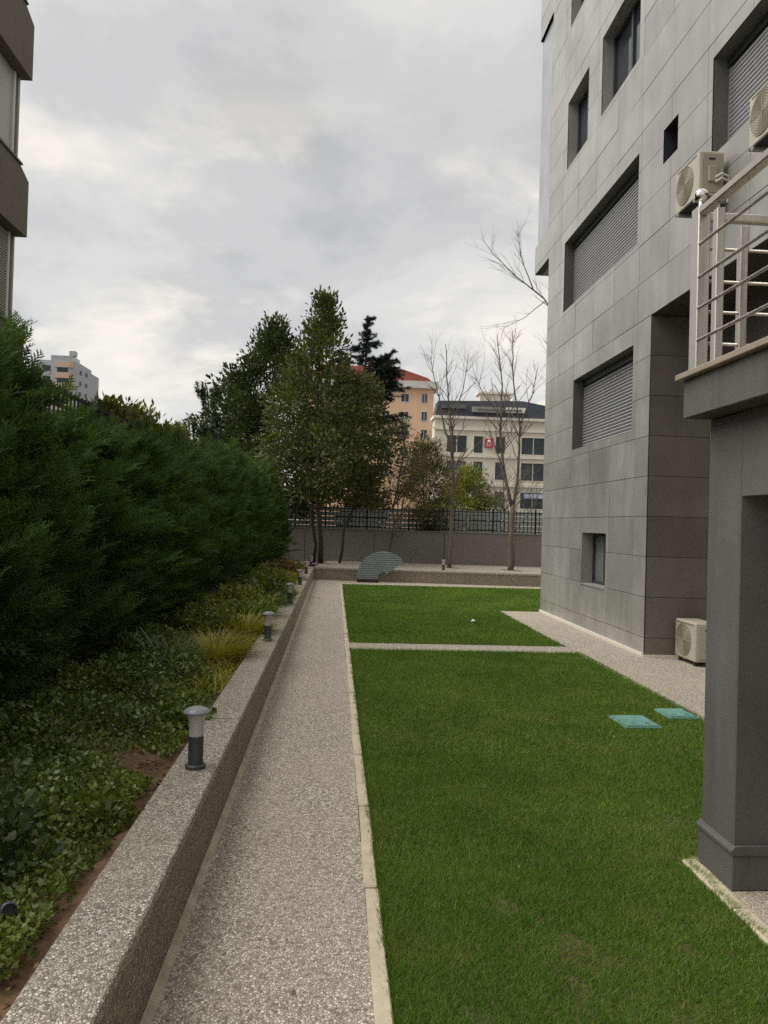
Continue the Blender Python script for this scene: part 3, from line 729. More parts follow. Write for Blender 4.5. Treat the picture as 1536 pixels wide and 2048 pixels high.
MB().box(XT+.162, XR-.01, YT-.14, YT+.03, 2.427, 2.458).build('coping', M['coping'], tr_, bevel=.004)
MB().box(XT+.16, XR-.01, -3, YT-.142, 2.426, 2.445).build('floor', M['walltop'], tr_)
ra = MB().box(XT+.0, XT+.062, 3.705, 3.785, 2.459, 3.285).build('railing', M['steel'], tr_, bevel=.004)
MB().box(XT-.01, XT+.075, 3.695, 3.795, 2.459, 2.468).build('foot_plate', M['steel'], ra)
MB().tube([(XT+.03, 3.745, 3.285), (XT+.03, 3.745, 3.315)], .012, 10).build('finial_stem', M['ball'], ra)
b = MB(); pr = [(.036*math.sin(math.pi*i/12), -.036*math.cos(math.pi*i/12)) for i in range(13)]; b.lathe([(max(r_, 1e-4), z) for r_, z in pr], 20, (XT+.03, 3.745, 3.348)).build('finial_ball', M['ball'], ra, smooth=True)
for (yy, top) in ((3.545, 3.23), (3.34, 3.23), (2.45, 3.23), (1.55, 3.23)):
    if yy == 3.34: continue
    MB().box(XT+.004, XT+.044, yy-.022, yy+.022, 2.459, 3.20).build('post', M['steel'], ra, bevel=.003)
    MB().tube([(XT+.024, yy, 3.20), (XT+.024, yy, top)], .008, 8).build('post_pin', M['ball'], ra)
def rail_y(z, r_, x=XT+.018): MB().tube([(x-.012, 3.70, z), (x-.012, -3, z)], r_, 10).build('rail', M['steel'], ra, smooth=True)
for z in (3.085, 2.92, 2.765, 2.605): rail_y(z, .0085)
MB().box(XT-.004, XT+.048, -3, 3.70, 3.232, 3.272).build('handrail', M['steel'], ra, bevel=.006)
# return railing along the far edge
for xx in (XT+.235, XT+1.1, XT+2.0): MB().box(xx, xx+.040, 3.735, 3.775, 2.459, 3.20).build('post', M['steel'], ra, bevel=.003)
for z in (3.085, 2.92, 2.765, 2.605): MB().tube([(XT+.06, 3.755, z), (XR-.1, 3.755, z)], .0085, 10).build('rail', M['steel'], ra, smooth=True)
MB().box(XT+.06, XR-.1, 3.73, 3.78, 3.225, 3.265).build('handrail', M['steel'], ra, bevel=.006)

# ------------------------------------------------------------------ apartment building on the left
lb = thing('apartment_building', 'brown banded apartment block at the left edge of the picture', 'building')
XL = -6.0; YS = 7.0; YE = 14.94  # unseen near end YS is set to shade the lower facade opposite
def band(zb, zo):
    MB().prism([(YS, zb), (YE, zb), (YE, zo), (YE-.42, zo+.16), (YS, zo+.16)], 'x', XL-.9, XL).build('parapet', M['brownpanel'], lb)
    MB().box(XL-.95, XL+.03, YS, YE-.36, zo+.162, zo+.20).build('parapet_cap', M['darkframe'], lb)
for zb in (3.89, 6.89, 9.89, 12.89): band(zb, zb+1.05)
for zb, kind in ((5.14, 'blind'), (8.15, 'panel'), (11.15, 'panel')):
    z1 = zb+1.745-.005
    MB().box(XL-1.2, XL-.26, YS, YE-.06, zb, z1).build('wall', M['winwhite'], lb)
    w = MB().box(XL-.26, XL-.235, YS, YE-.32, zb, z1).build('window', M['winwhite'] if kind == 'panel' else M['blind'], lb)
    MB().box(XL-.26, XL-.20, YE-.32, YE-.24, zb, z1).build('frame', M['trimwhite'], w)
    MB().box(XL-.26, XL-.20, YE-.13, YE-.05, zb, z1).build('frame', M['blind'], w)
    if kind == 'blind':
        me = MB().prism([(0, 0), (.022, .004), (.022, .03), (0, .042)], 'y', YS+.2, YE-.33).mesh('slat', M['blind'])
        for i in range(34): link('slat', me, w, (XL-.236, 0, zb+.02+i*.05))
MB().box(-16, XL-1.2, YS, YE-.3, -.05, 14.5).build('core', M['brownpanel'], lb)
MB().box(-16, XL-.2, YS, YE-.1, 14.3, 14.6).build('roof', M['brownpanel'], lb)
MB().box(XL-1.2, XL-.3, YS, YE-.2, -.05, 3.88).build('ground_floor_wall', M['brownpanel'], lb)

# ------------------------------------------------------------------ far buildings
def fwin(parent, x0, x1, y, z0, z1, glass, trim, split=False, d=.14):
    w = MB().box(x0-.10, x1+.10, y-.05, y+.01, z0-.12, z0).box(x0-.10, x1+.10, y-.03, y+.01, z1, z1+.10).box(x0-.10, x0, y-.03, y+.01, z0, z1).box(x1, x1+.10, y-.03, y+.01, z0, z1).build('window', trim, parent)
    MB().box(x0, x1, y+d, y+d+.02, z0, z1).build('pane', glass, w)
    if split:
        xm = (x0+x1)/2; MB().box(xm-.05, xm+.05, y+d-.04, y+d-.003, z0, z1).build('mullion', trim, w)
    return w
def facade(parent, x0, x1, y, z0, z1, wins, mat, depth=.3):
    b = MB()
    for (a, c, e, g_) in rect_minus((x0, x1, z0, z1), [(w[0], w[1], w[2], w[3]) for w in wins]): b.box(a, c, y, y+depth, e, g_)
    return b.build('wall', mat, parent)
of = thing('office_building', 'cream office block with dark slate roof and crimson square sign', 'building')
Y0 = 100.0
cols = [(14.3, 16.9), (18.15, 19.0), (20.9, 22.0), (24.2, 27.4), (29.2, 31.8), (33.5, 36)]
cols[1] = (17.85, 19.05); cols[2] = (20.75, 22.0)
rowsz = [(11.35, 13.55), (7.9, 10.2), (4.2, 6.3)]
wins = [(c[0], c[1], r_[0], r_[1]) for c in cols for r_ in rowsz]
facade(of, 12.6, 38, Y0, 1.1, 15.9, wins, M['offwhite'])
for i, w in enumerate(wins): fwin(of, w[0], w[1], Y0, w[2], w[3], M['winblind'] if i % 7 in (1, 5) else M['winfar'], M['offwhite'], split=(w[1]-w[0] > 2))
MB().box(12.7, 38, Y0+.31, Y0+3, 1.1, 15.7).build('core', M['offwhite'], of)
for z in (14.25, 10.75, 7.0): MB().box(12.4, 38.2, Y0-.22, Y0-.002, z, z+.35).build('cornice', M['cornice'], of)
MB().box(12.4, 38.4, Y0-.5, Y0+3.2, 15.72, 16.05).build('eaves', M['cornice'], of)
MB().prism([(12.6, 16.05), (38.2, 16.05), (24.2, 18.35), (13.0, 18.0)], 'y', Y0-.2, Y0+3).build('roof', M['slate'], of)
MB().box(18.6, 22.6, Y0+.6, Y0+2.8, 17.3, 19.25).build('roof_cabin', M['offwhite'], of)
MB().box(18.35, 22.9, Y0+.4, Y0+2.95, 19.25, 19.5).build('cabin_slab', M['cornice'], of)
for i in range(5): MB().box(19.2+i*.75, 19.7+i*.75, Y0+1.4, Y0+2.2, 19.5, 19.85+.12*(i % 2)).build('roof_unit', M['trimwhite'], of)
MB().box(17.4, 21.4, Y0-.9, Y0-.25, 16.6, 17.3).build('dormer', M['blind'], of)
MB().box(21.9, 24.4, Y0-.9, Y0-.25, 16.7, 17.35).build('dormer', M['cornice'], of)
MB().box(18.0, 23.9, Y0-.96, Y0-.91, 16.85, 17.05).build('dormer_glazing', M['winblind'], of)
MB().box(13.4, 16.6, Y0-.7, Y0-.25, 17.0, 17.5).build('dormer', M['winblind'], of)
sg = MB().box(19.25, 20.35, Y0-.34, Y0-.23, 12.05, 13.25).build('sign', M['red'], of, label='crimson square sign with a white tulip-like mark')
MB().lathe([(.001, 0), (.20, .10), (.24, .26), (.17, .42), (.001, .5)], 12, (19.8, Y0-.36, 12.62)).build('mark', M['signwhite'], sg)
MB().box(19.50, 19.58, Y0-.37, Y0-.345, 12.25, 12.70).box(19.76, 19.84, Y0-.37, Y0-.345, 12.20, 12.62).box(20.02, 20.10, Y0-.37, Y0-.345, 12.25, 12.70).build('mark', M['signwhite'], sg)
s2 = MB().box(24.6, 27.2, Y0-.5, Y0-.25, 5.55, 6.15).build('sign', M['signblue'], of, label='pale blue shop sign')
for i in range(6): MB().box(25.0+i*.33, 25.22+i*.33, Y0-.53, Y0-.505, 5.70, 6.0).build('letter', M['signwhite'], s2)

og = thing('apartment_building', 'peach apartment block with red tiled roof behind the trees', 'building')
Y1 = 130.0
ow = []
for zc_ in (23.2, 20.15, 17.1, 14.0, 11.0):
    for xc in (3.0, 8.0, 11.2): ow.append((xc-.62, xc+.62, zc_-.65, zc_+.65))
    ow.append((14.1, 15.0, zc_-.75, zc_+.75))
facade(og, -6, 13.4, Y1, 1.1, 24.8, [w for w in ow if w[1] < 13.4], M['orange'])
facade(og, 13.4, 16.1, Y1+.02, 1.1, 24.8, [w for w in ow if w[0] > 13.4], M['orange'])
for i, w in enumerate(ow): fwin(og, w[0], w[1], Y1, w[2], w[3], M['winblind'] if i % 3 == 0 else M['winfar'], M['trimwhite'], True)
MB().box(-6, 16.1, Y1+.33, Y1+14, 1.1, 24.7).build('core', M['orange'], og)
MB().box(-6.6, 16.8, Y1-.9, Y1+14.5, 24.8, 25.2).build('eaves', M['trimwhite'], og)
MB().box(-6.5, 16.6, Y1-.8, Y1-.6, 25.2, 26.0).build('roof_parapet', M['trimwhite'], og)
MB().prism([(-6.4, 25.2), (16.6, 25.2), (15.0, 26.6), (9.8, 28.2), (-3, 28.2)], 'y', Y1-.5, Y1+14).build('roof', M['redtile'], og)
MB().box(8.3, 9.5, Y1+1, Y1+2.4, 27.6, 29.0).build('chimney', M['trimwhite'], og)
MB().tube([(9.0, Y1+1.2, 29), (9.0, Y1+1.2, 32)], .04, 5).build('aerial', M['darkframe'], og)

tw = thing('tower_block', 'distant grey tower block with peach bands above the hedge', 'building', (-2.0, 0, -.8))
Y2 = 220.0
b0 = MB().prism([(-84, Y2), (-73.6, Y2), (-71.8, Y2+1.0), (-71.8, Y2+14), (-82, Y2+14)], 'z', 1, 45.6).build('wall', M['towergrey'], tw)
MB().prism([(-71.78, Y2+1.2), (-70.2, Y2+9), (-70.2, Y2+16), (-71.78, Y2+16)], 'z', 1, 43.8).build('wing', M['towergrey'], tw)
for i in range(7):
    z = 44.2-i*3.0; MB().prism([(-77.4, Y2-.3), (-73.4, Y2-.3), (-72.4, Y2+.25), (-72.4, Y2+.6), (-77.4, Y2+.6)], 'z', z-.5, z+1.0).build('balcony', M['towerorange'], tw)
    MB().box(-80.6, -78.6, Y2-.06, Y2-.01, z-1.6, z-.1).build('window', M['winfar'], tw)
    MB().box(-76.8, -73.8, Y2-.06, Y2-.01, z-1.8, z-.6).build('window', M['winfar'], tw)
    for j in range(2):
        q = .25+.4*j; xx, yy = -71.78+1.58*q, Y2+1.2+7.8*q
        link('window', MB().box(-.55, .55, -.03, .02, -.6, .6).mesh('window', M['winfar']), tw, (xx+.03, yy-.03, z-1.4), (0, 0, math.atan2(7.8, 1.58)))
MB().box(-79, -73.0, Y2+1, Y2+7, 45.6, 47.2).build('roof_room', M['tileblue'], tw)
MB().box(-74.0, -72.4, Y2+1, Y2+3, 47.2, 48.6).build('roof_tank', M['towergrey'], tw)
eb = thing('apartment_building', 'sliver of a beige block showing beside the right building corner', 'building')
MB().box(34.5, 52, 122, 136, 1.1, 22.0).build('wall', M['orange'], eb)
MB().box(34.1, 52.4, 121.6, 136.4, 22.0, 23.2).build('eaves', M['cornice'], eb)

# ------------------------------------------------------------------ cypress hedge
def frond_template(rng, n=11, L=.30, W=.13):
    """flat spray: axis plus alternating thin twiglets, each with short barbs; quads"""
    V, F = [], []
    def strip(p, q, w0, w1, nrm=(0, 0, 1)):
        p, q = np.array(p), np.array(q); d = unit(q-p); s = np.cross(nrm, d); b = len(V)
        V.extend([p-s*w0/2, p+s*w0/2, q+s*w1/2, q-s*w1/2]); F.append((b, b+1, b+2, b+3))
    def ax(t): return np.array([L*t, 0, .02*math.sin(t*3)-.07*t*t*L/.3])
    for i in range(3): strip(ax(i/3), ax((i+1)/3), .007, .005)
    for i in range(n):
        t = .10+.88*i/n; s = 1 if i % 2 else -1
        l = W*(1-.75*t)*(.75+.5*rng.random())*(.7 if t < .2 else 1)
        p = ax(t); q = p+np.array([l*.85, s*l*.72, -.25*l*l/.1*.3+rng.normal()*.006])
        strip(p, q, .016, .006)
        if l > .05:
            for u, ss in ((.40, 1), (.65, -1)):
                pp = p+(q-p)*u; ll = l*.36*(1.1-u*.5)
                d = unit(q-p); pd = np.array([-d[1], d[0], 0])*ss
                strip(pp, pp+(d*.8+pd*.6)*ll+np.array([0, 0, -.003]), .013, .005)
    return np.array(V), np.array(F)
def shrub_mesh(seed, height, rad, nf, leader=0.0, scale=1.0):
    rg = np.random.default_rng(seed); T = [frond_template(rg) for _ in range(4)]
    ph = rg.random(6)*math.tau
    nb = nf//13; z = height*(.02+.96*rg.beta(1.05, 1.1, nb)); a = rg.random(nb)*math.tau
    prof = rad*np.clip(.80+.35*np.sin(np.pi*np.clip(z/height*.85+.12, 0, 1)), .2, 2)*np.clip((height*1.03-z)/(height*.52), .06, 1)**.75
    prof *= 1+.12*np.sin(3*a+ph[0]+z*2.2)+.10*np.sin(5*a+ph[1]-z*4.1)
    rr = prof*rg.uniform(.40, .80, nb)
    bp = np.stack([np.cos(a)*rr, np.sin(a)*rr, z], 1)
    bd = unit(np.stack([np.cos(a), np.sin(a), 1.05+.9*(z/height)+rg.normal(size=nb)*.40], 1)+rg.normal(size=(nb, 3))*.30)
    bl_ = (.30+.30*rg.random(nb))*scale
    bside = unit(np.cross(bd, unit(np.array([0, 0, 1.])+rg.normal(size=(nb, 3))*.5)))
    P_, D_, S_ = [], [], []
    for q in range(13):
        t_ = (q+.6)/13; sg = 1 if q % 2 else -1
        arch = np.array([0, 0, -1.])*(t_**2*.35)[..., None] if False else np.array([0, 0, -.22*t_*t_])
        P_.append(bp+bd*(bl_*t_)[:, None]+arch*bl_[:, None]); D_.append(unit(bd*(.75+.5*t_)+bside*sg*(1.05-.85*t_)+np.array([0, 0, .12])+rg.normal(size=(nb, 3))*.12))
        S_.append(scale*(.98-.45*t_)*(.75+.45*rg.random(nb)))
    pos = np.concatenate(P_); d = np.concatenate(D_); s = np.concatenate(S_); nf = len(pos)
    if leader > 0:
        m_ = 110; zz = height*.86+leader*rg.random(m_)**.8*1.0; aa = rg.random(m_)*math.tau
        fr_ = (zz-height*.86)/leader
        pos = np.concatenate([pos, np.stack([.02*np.cos(aa), .02*np.sin(aa), zz], 1)])
        d = np.concatenate([d, np.stack([np.cos(aa), np.sin(aa), .8+1.2*fr_], 1)]); s = np.concatenate([s, scale*(1.15-.65*fr_)])
    pos = pos-unit(d)*.03*s[:, None]
    n = len(pos); d = unit(d); upv = unit(np.array([0, 0, 1.])+rg.normal(size=(n, 3))*.45)
    side = unit(np.cross(upv, d)); nrm = np.cross(d, side)
    parts = []
    ti = rg.integers(0, 4, n)
    for t in range(4):
        m_ = ti == t; V, F = T[t]; c = m_.sum()
        vv = (V[None, :, 0, None]*d[m_][:, None]+V[None, :, 1, None]*side[m_][:, None]+V[None, :, 2, None]*nrm[m_][:, None])*s[m_][:, None, None]+pos[m_][:, None]
        vv = vv.reshape(-1, 3); ff_ = (F[None]+np.arange(c)[:, None, None]*len(V)).reshape(-1, 4); parts.append((vv, ff_))
    v, f = merge(parts)
    return npmesh('foliage', v, f, M['cypress'])
HV = [shrub_mesh(11, 2.30, .58, 2700), shrub_mesh(12, 2.25, .61, 2700), shrub_mesh(13, 2.35, .58, 2700), shrub_mesh(14, 2.30, .57, 2700, leader=1.15)]
hedge = thing('cypress_hedge', 'tall dark green cypress hedge along the left planter bed', 'hedge', (0, 0, .34))
stem = MB().tube([(0, 0, -.1), (.02, .01, .8), (-.01, 0, 2.1)], [.045, .035, .012], 7).mesh('stem', M['darkbark'], True)
rh = random.Random(8)
y = 2.9; i = 0
while y < 23.0:
    t_ = (y-3)/20
    x = float(np.interp(y, [3, 12, 19, 23], [-2.42, -2.50, -2.36, -2.05]))+rh.uniform(-.06, .06)
    vi = 3 if i in (4,) else i % 3
    sz = float(np.interp(y, [3, 5, 6.3, 8, 11, 16, 20], [1.0, .98, .91, .86, .90, 1.07, 1.13]))+rh.uniform(-.08, .08)
    s_ = link('shrub', HV[vi], hedge, (x, y, 0), (0, 0, rh.random()*6.28), (1.0+.05*rh.random()+.08*t_, 1.05, sz))
    link('stem', stem, s_)
    y += .80; i += 1

# ------------------------------------------------------------------ ground cover in the bed
rg = np.random.default_rng(21)
def soilz(x): return .325+np.clip(-1.1-x, 0, 1)*.06
def patchnoise(x, y): return np.sin(x*5.1+y*2.3)+np.sin(x*2.7-y*4.4+1.3)+.7*np.sin(x*9+y*7.7+.4)
def cover_leaves(n, x0, x1, y0, y1, L, Wd, hmax, mat, name, label, thr=-.2, kind='stuff', edge=.0):
    y = y0+(y1-y0)*rg.random(n)**1.35; x = rg.uniform(x0, x1, n)
    nz = patchnoise(x, y)+1.6*np.clip((-1.05-x)/.5, -1, 1)
    k_ = nz+rg.normal(size=n)*.35 > thr; x, y, nz = x[k_], y[k_], nz[k_]; n = len(x)
    h = hmax*np.clip(.35+.35*nz, .12, 1)*rg.random(n)**.6
    pos = np.stack([x, y, soilz(x)+h], 1); d = sphere_dirs(rg, n); d[:, 2] = .25+.5*np.abs(d[:, 2])
    sc_ = np.clip(.85+.07*(y-3), .85, 1.7)
    v, f = leaves(rg, pos, d, L*sc_, Wd*sc_)
    link(name, npmesh(name, v, f, mat), None, kind=kind, label=label, category='ground cover')
cover_leaves(46000, -1.9, -.86, 2.2, 9.5, .031, .020, .16, M['ivy'], 'ground_cover', 'low leafy green ground cover in the soil bed', -1.7)
cover_leaves(20000, -2.1, -1.05, 2.2, 9.5, .036, .024, .20, M['ivydark'], 'ground_cover', 'darker leafy ground cover at the foot of the hedge', -.2)
cover_leaves(15000, -1.75, -.80, 8.5, 22.0, .045, .028, .26, M['yellowleaf'], 'ground_cover', 'green undergrowth spilling along the far part of the bed', -1.4)
# rough grass along the wall
n = 5200; y = 5.6+16.2*rg.random(n)**1.2; x = -1.22+.40*rg.random(n)+.06*rg.normal(size=n); k_ = (patchnoise(x*.7, y*.8)+rg.normal(size=n)*.5 > -.5) & (x < -.815); x, y = x[k_], y[k_]; n = len(x)
a = rg.random(n)*math.tau; d = np.stack([np.cos(a)*.45, np.sin(a)*.45, np.ones(n)], 1)
v, f = blades(rg, np.stack([x, y, np.full(n, .31)], 1), d, .20, .008, .45)
link('rough_grass', npmesh('rough_grass', v, f, M['bladeyel']), None, kind='stuff', label='yellow-green rough grass growing along the planter wall', category='grass')
# fallen leaves and needles on the soil
n = 2600; x = rg.uniform(-1.6, -.82, n); y = 2+7*rg.random(n)**1.3
d = sphere_dirs(rg, n); d[:, 2] *= .15
v, f = leaves(rg, np.stack([x, y, soilz(x)+.006], 1), d, np.full(n, .035), np.full(n, .014))
link('leaf_litter', npmesh('leaf_litter', v, f, M['brownleaf']), None, kind='stuff', label='dry brown leaves scattered on the red soil', category='leaf litter')

gs = thing('garden_spotlight', 'small black garden spotlight on the soil by the variegated shrub', 'lamp', (-1.02, 2.57, .34))
hd = MB().lathe([(.001, .0), (.022, .0), (.026, .05), (.020, .055), (.018, .03), (.001, .03)], 16).build('head', M['lampgrey'], gs, smooth=False); hd.location = (0, 0, .035); hd.rotation_euler = (R(70), 0, R(30))
MB().tube([(0, 0, -.05), (0, 0, .04)], .006, 8).build('spike', M['lampgrey'], gs)
n = 45; x = rg.uniform(.3, 3.2, n); y = rg.uniform(2.4, 10, n); d = sphere_dirs(rg, n); d[:, 2] = np.abs(d[:, 2])*.3
v, f = leaves(rg, np.stack([x, y, np.full(n, .014)], 1), d, np.full(n, .030), np.full(n, .014))
n = 5; x = rg.uniform(-.5, .2, n)**1; y = rg.uniform(2.4, 12, n); d2 = sphere_dirs(rg, n); d2[:, 2] *= .12
v2, f2 = leaves(rg, np.stack([x, y, np.full(n, .006)], 1), d2, np.full(n, .030), np.full(n, .014))
v, f = merge([(v, f), (v2, f2)])
link('leaf_litter', npmesh('leaf_litter', v, f, M['brownleaf']), None, kind='stuff', label='a few dry leaves strewn over the lawn and path', category='leaf litter')
def bushlet(name, label, loc, mat, n, rad, hgt, L, Wd, seed, cat='shrub', group=None, stems=5):
    rg = np.random.default_rng(seed); t = thing(name, label, cat, loc, 0, group)
    d = sphere_dirs(rg, n); d[:, 2] = np.abs(d[:, 2]); r_ = rg.random(n)**.45
    lob = 1+.25*np.sin(3*np.arctan2(d[:, 1], d[:, 0])+seed)+.15*np.sin(7*d[:, 2]+seed)
    pos = d*r_[:, None]*lob[:, None]*np.array([rad, rad, hgt])
    dd = d*.7+sphere_dirs(rg, n)*.7; dd[:, 2] += .15
    v, f = leaves(rg, pos, dd, np.full(n, L), np.full(n, Wd))
    link('foliage', npmesh('foliage', v, f, mat), t)
    b = MB()
    for i in range(stems):
        a = rg.random()*math.tau; b.tube([(0, 0, -.06), (.25*rad*math.cos(a), .25*rad*math.sin(a), hgt*.4), (.5*rad*math.cos(a), .5*rad*math.sin(a), hgt*.75)], [.012*hgt*2, .009*hgt*2, .004*hgt*2], 5)
    b.build('stem', M['darkbark'], t)
    return t
bushlet('variegated_shrub', 'low variegated shrub with cream-edged leaves at the lower left', (-1.30, 2.90, .36), M['varieg'], 900, .26, .27, .052, .026, 1, 'shrub')
bushlet('green_shrub', 'small bright green shrub at the wall edge before the nearest lamp', (-.98, 3.42, .33), M['ivy'], 260, .14, .10, .05, .028, 2)
bushlet('dark_shrub', 'small dark glossy shrub right behind the nearest lamp', (-.92, 5.05, .33), M['ivydark'], 420, .17, .14, .05, .034, 3)
bushlet('reddish_shrub', 'small reddish shrub near the far lamps', (-1.12, 17.6, .34), M['redleaf'], 500, .38, .40, .09, .05, 4)
bushlet('yellow_green_shrub', 'yellow-green shrub beside the fourth lamp', (-1.15, 15.2, .33), M['yellowleaf'], 900, .42, .38, .09, .05, 5)
bushlet('green_shrub', 'dense green shrub beside the third lamp', (-1.12, 12.6, .33), M['ivy'], 1100, .42, .34, .09, .05, 6)
def tuft(name, label, loc, mat, n, L, Wd, spread, seed, bend=.4):
    rg = np.random.default_rng(seed); t = thing(name, label, 'grass', loc)
    a = rg.random(n)*math.tau; r_ = rg.random(n)**.5*spread
    pos = np.stack([np.cos(a)*r_, np.sin(a)*r_, np.full(n, -.03)], 1)
    d = np.stack([np.cos(a)*(.25+r_/spread*.5), np.sin(a)*(.25+r_/spread*.5), np.ones(n)], 1)+rg.normal(size=(n, 3))*.15
    v, f = blades(rg, pos, d, L, Wd, bend); link('blades', npmesh('blades', v, f, mat), t); return t
tuft('grass_tuft', 'bushy yellow ornamental grass tuft beside the second lamp', (-1.08, 7.35, .33), M['bladeyel'], 800, .38, .008, .20, 1)
tuft('grass_tuft', 'smaller yellow-green grass tuft just behind the second lamp', (-.98, 8.9, .33), M['bladeyel'], 480, .40, .012, .20, 2)
tuft('grass_tuft', 'green grass tuft in front of the yellow tuft', (-1.32, 6.7, .35), M['bladegrn'], 260, .40, .011, .12, 3)
tuft('grass_tuft', 'short yellow-green grass clump at the soil edge', (-1.0, 6.2, .33), M['bladeyel'], 120, .20, .009, .09, 4)
tuft('grass_tuft', 'green grass clump behind the smaller yellow tuft', (-1.05, 10.4, .33), M['bladegrn'], 420, .36, .014, .24, 5)
tuft('grass_tuft', 'green grass clump level with the third lamp', (-1.0, 11.9, .33), M['bladegrn'], 480, .34, .016, .30, 6)
tuft('grass_tuft', 'yellowish grass clump between the third and fourth lamps', (-1.0, 13.8, .33), M['bladeyel'], 420, .30, .018, .30, 7)
tuft('grass_tuft', 'green grass clump between the fourth and fifth lamps', (-1.0, 17.0, .33), M['bladegrn'], 420, .30, .022, .34, 8)
sp = thing('strap_leaf_plant', 'pale strap-leaved plant with drooping tips against the dark hedge', 'plant', (-1.46, 6.75, .36))
rg2 = np.random.default_rng(4); n = 16; a = rg2.random(n)*math.tau
v, f = blades(rg2, np.stack([.05*np.cos(a), .05*np.sin(a), 0*a], 1), np.stack([np.cos(a)*.28, np.sin(a)*.28, np.ones(n)], 1), .46, .022, .55)
link('leaves', npmesh('leaves', v, f, M['palelea']), sp)

# ------------------------------------------------------------------ trees
def limb(b, p, q, r0, r1, rnd, bow=.1, n=5, seg=6):
    p, q = Vector(p), Vector(q); L = (q-p).length; off = Vector((rnd.uniform(-1, 1), rnd.uniform(-1, 1), rnd.uniform(-.3, .6)))*bow*L
    pts = [p.lerp(q, i/n)+off*math.sin(math.pi*i/n)*.6+Vector((rnd.gauss(0, 1), rnd.gauss(0, 1), rnd.gauss(0, .5)))*L*.010*(0 < i < n) for i in range(n+1)]
    b.tube(pts, [r0+(r1-r0)*i/n for i in range(n+1)], seg); return pts
def crown_mesh(seed, clumps, per, L, Wd, mat, cr, flat=.75, up=.3):
    """clumps: (N,3) centres, outward normals derived from their mean"""
    rg = np.random.default_rng(seed); clumps = np.asarray(clumps, float); n = len(clumps)
    c0 = clumps.mean(0); out = unit((clumps-c0)*np.array([1, 1, .6]))
    cs = np.repeat(clumps, per, 0); oo = np.repeat(out, per, 0); N = n*per
    rad = np.repeat(cr*(.6+.8*rg.random(n)), per)[:, None]
    q = sphere_dirs(rg, N)*(rg.random((N, 1))**.5)*rad; q[:, 2] *= flat
    pos = cs+q; d = unit(q)*.6+oo*.5+sphere_dirs(rg, N)*.6; d[:, 2] += up
    v, f = leaves(rg, pos, d, np.full(N, L), np.full(N, Wd)); return npmesh('crown', v, f, mat)
def profile_clumps(seed, n, z0, z1, radf, cx=0, cy=0, inner=.35):
    rg = np.random.default_rng(seed); out = []
    while len(out) < n:
        z = rg.uniform(z0, z1); t = (z-z0)/(z1-z0); r_ = radf(t)
        if rg.random() > (r_/1.0)**.9/3+.18: continue
        a = rg.random()*math.tau; rr = r_*math.sqrt(rg.uniform(inner**2, 1))*(1+.22*math.sin(3*a+seed+z*1.7)+.15*math.sin(5*a-z*2.9))
        out.append((cx+rr*math.cos(a), cy+rr*math.sin(a), z))
    return np.array(out)
def leafy_tree(name, label, loc, mat, bark, clumps, per, L, Wd, cr, seed, trunk_r, top, nb=9, group=None, lean=(0, 0), extra_trunk=None):
    t = thing(name, label, 'tree', loc, 0, group); rnd = random.Random(seed); b = MB()
    pts = limb(b, (0, 0, -.15), (lean[0], lean[1], top), trunk_r, trunk_r*.18, rnd, .03, 9, 8)
    if extra_trunk: limb(b, extra_trunk[0], extra_trunk[1], trunk_r*.75, trunk_r*.2, rnd, .04, 7, 7)
    idx = [rnd.randrange(len(clumps)) for _ in range(nb)]
    for i in idx:
        c = Vector(clumps[i]); zz = max(.25*top, c.z-.6-.5*(Vector((c.x, c.y, 0)).length)); p = min(pts, key=lambda q: abs(q.z-zz))
        limb(b, p, c, trunk_r*.32, trunk_r*.07, rnd, .08, 4, 5)
    b.build('trunk', bark, t, smooth=True)
    link('crown', crown_mesh(seed, clumps, per, L, Wd, mat, cr), t)
    return t
# A: tall magnolia-like evergreen in the far planter, sparse pointed top
rA = lambda t: (2.0*(t/.16)**.5 if t < .16 else (2.0-.75*((t-.16)/.44) if t < .6 else 1.2*(1-(t-.6)/.4)**1.35+.05))
cA = profile_clumps(1, 205, 2.1, 8.5, rA, -.1, 0)
leafy_tree('evergreen_tree', 'tall olive-green evergreen with a thin pointed top above the far lamp', (-.42, 24.3, .35), M['magnolia'], M['darkbark'], cA, 70, .155, .07, .42, 31, .095, 8.3, 16, 'trees at the garden end', (-.15, 0), ((-.25, .2, -.1), (-.7, .4, 4.5)))
# right side of A: warmer, thinner foliage leaning to the right
cA2 = profile_clumps(2, 90, 1.9, 6.0, lambda t: .85*math.sin(math.pi*min(1, t*.8+.18))+.15, .75, .4)
leafy_tree('evergreen_tree', 'yellowish evergreen filling in between the pointed evergreen and the cedar', (.15, 24.9, .35), M['olive'], M['darkbark'], cA2, 60, .14, .055, .40, 32, .05, 5.2, 10, 'trees at the garden end', (1.4, .3))
# B: dense evergreen left
rB = lambda t: 2.6*math.sin(math.pi*min(1, t*.62+.30))**.8*(1 if t < .7 else max(.25, 1-(t-.7)/.34))
cB = profile_clumps(3, 360, 1.0, 7.9, rB, 0, 0)
leafy_tree('evergreen_tree', 'broad dense dark evergreen left of the pointed evergreen, beyond the fence', (-2.35, 28.6, 1.0), M['laurel'], M['darkbark'], cB, 70, .17, .08, .46, 33, .12, 7.4, 12, 'trees at the garden end')
# B2 small yellow-green bush behind the hedge end
cY = profile_clumps(4, 46, .3, 3.0, lambda t: .62*math.sin(math.pi*min(1, t*.75+.2))+.15)
leafy_tree('yellow_green_bush', 'yellow-green bush peeping over the far end of the hedge', (-2.95, 27.2, 1.18), M['yellowleaf'], M['darkbark'], cY, 55, .11, .055, .30, 34, .03, 2.4, 6)
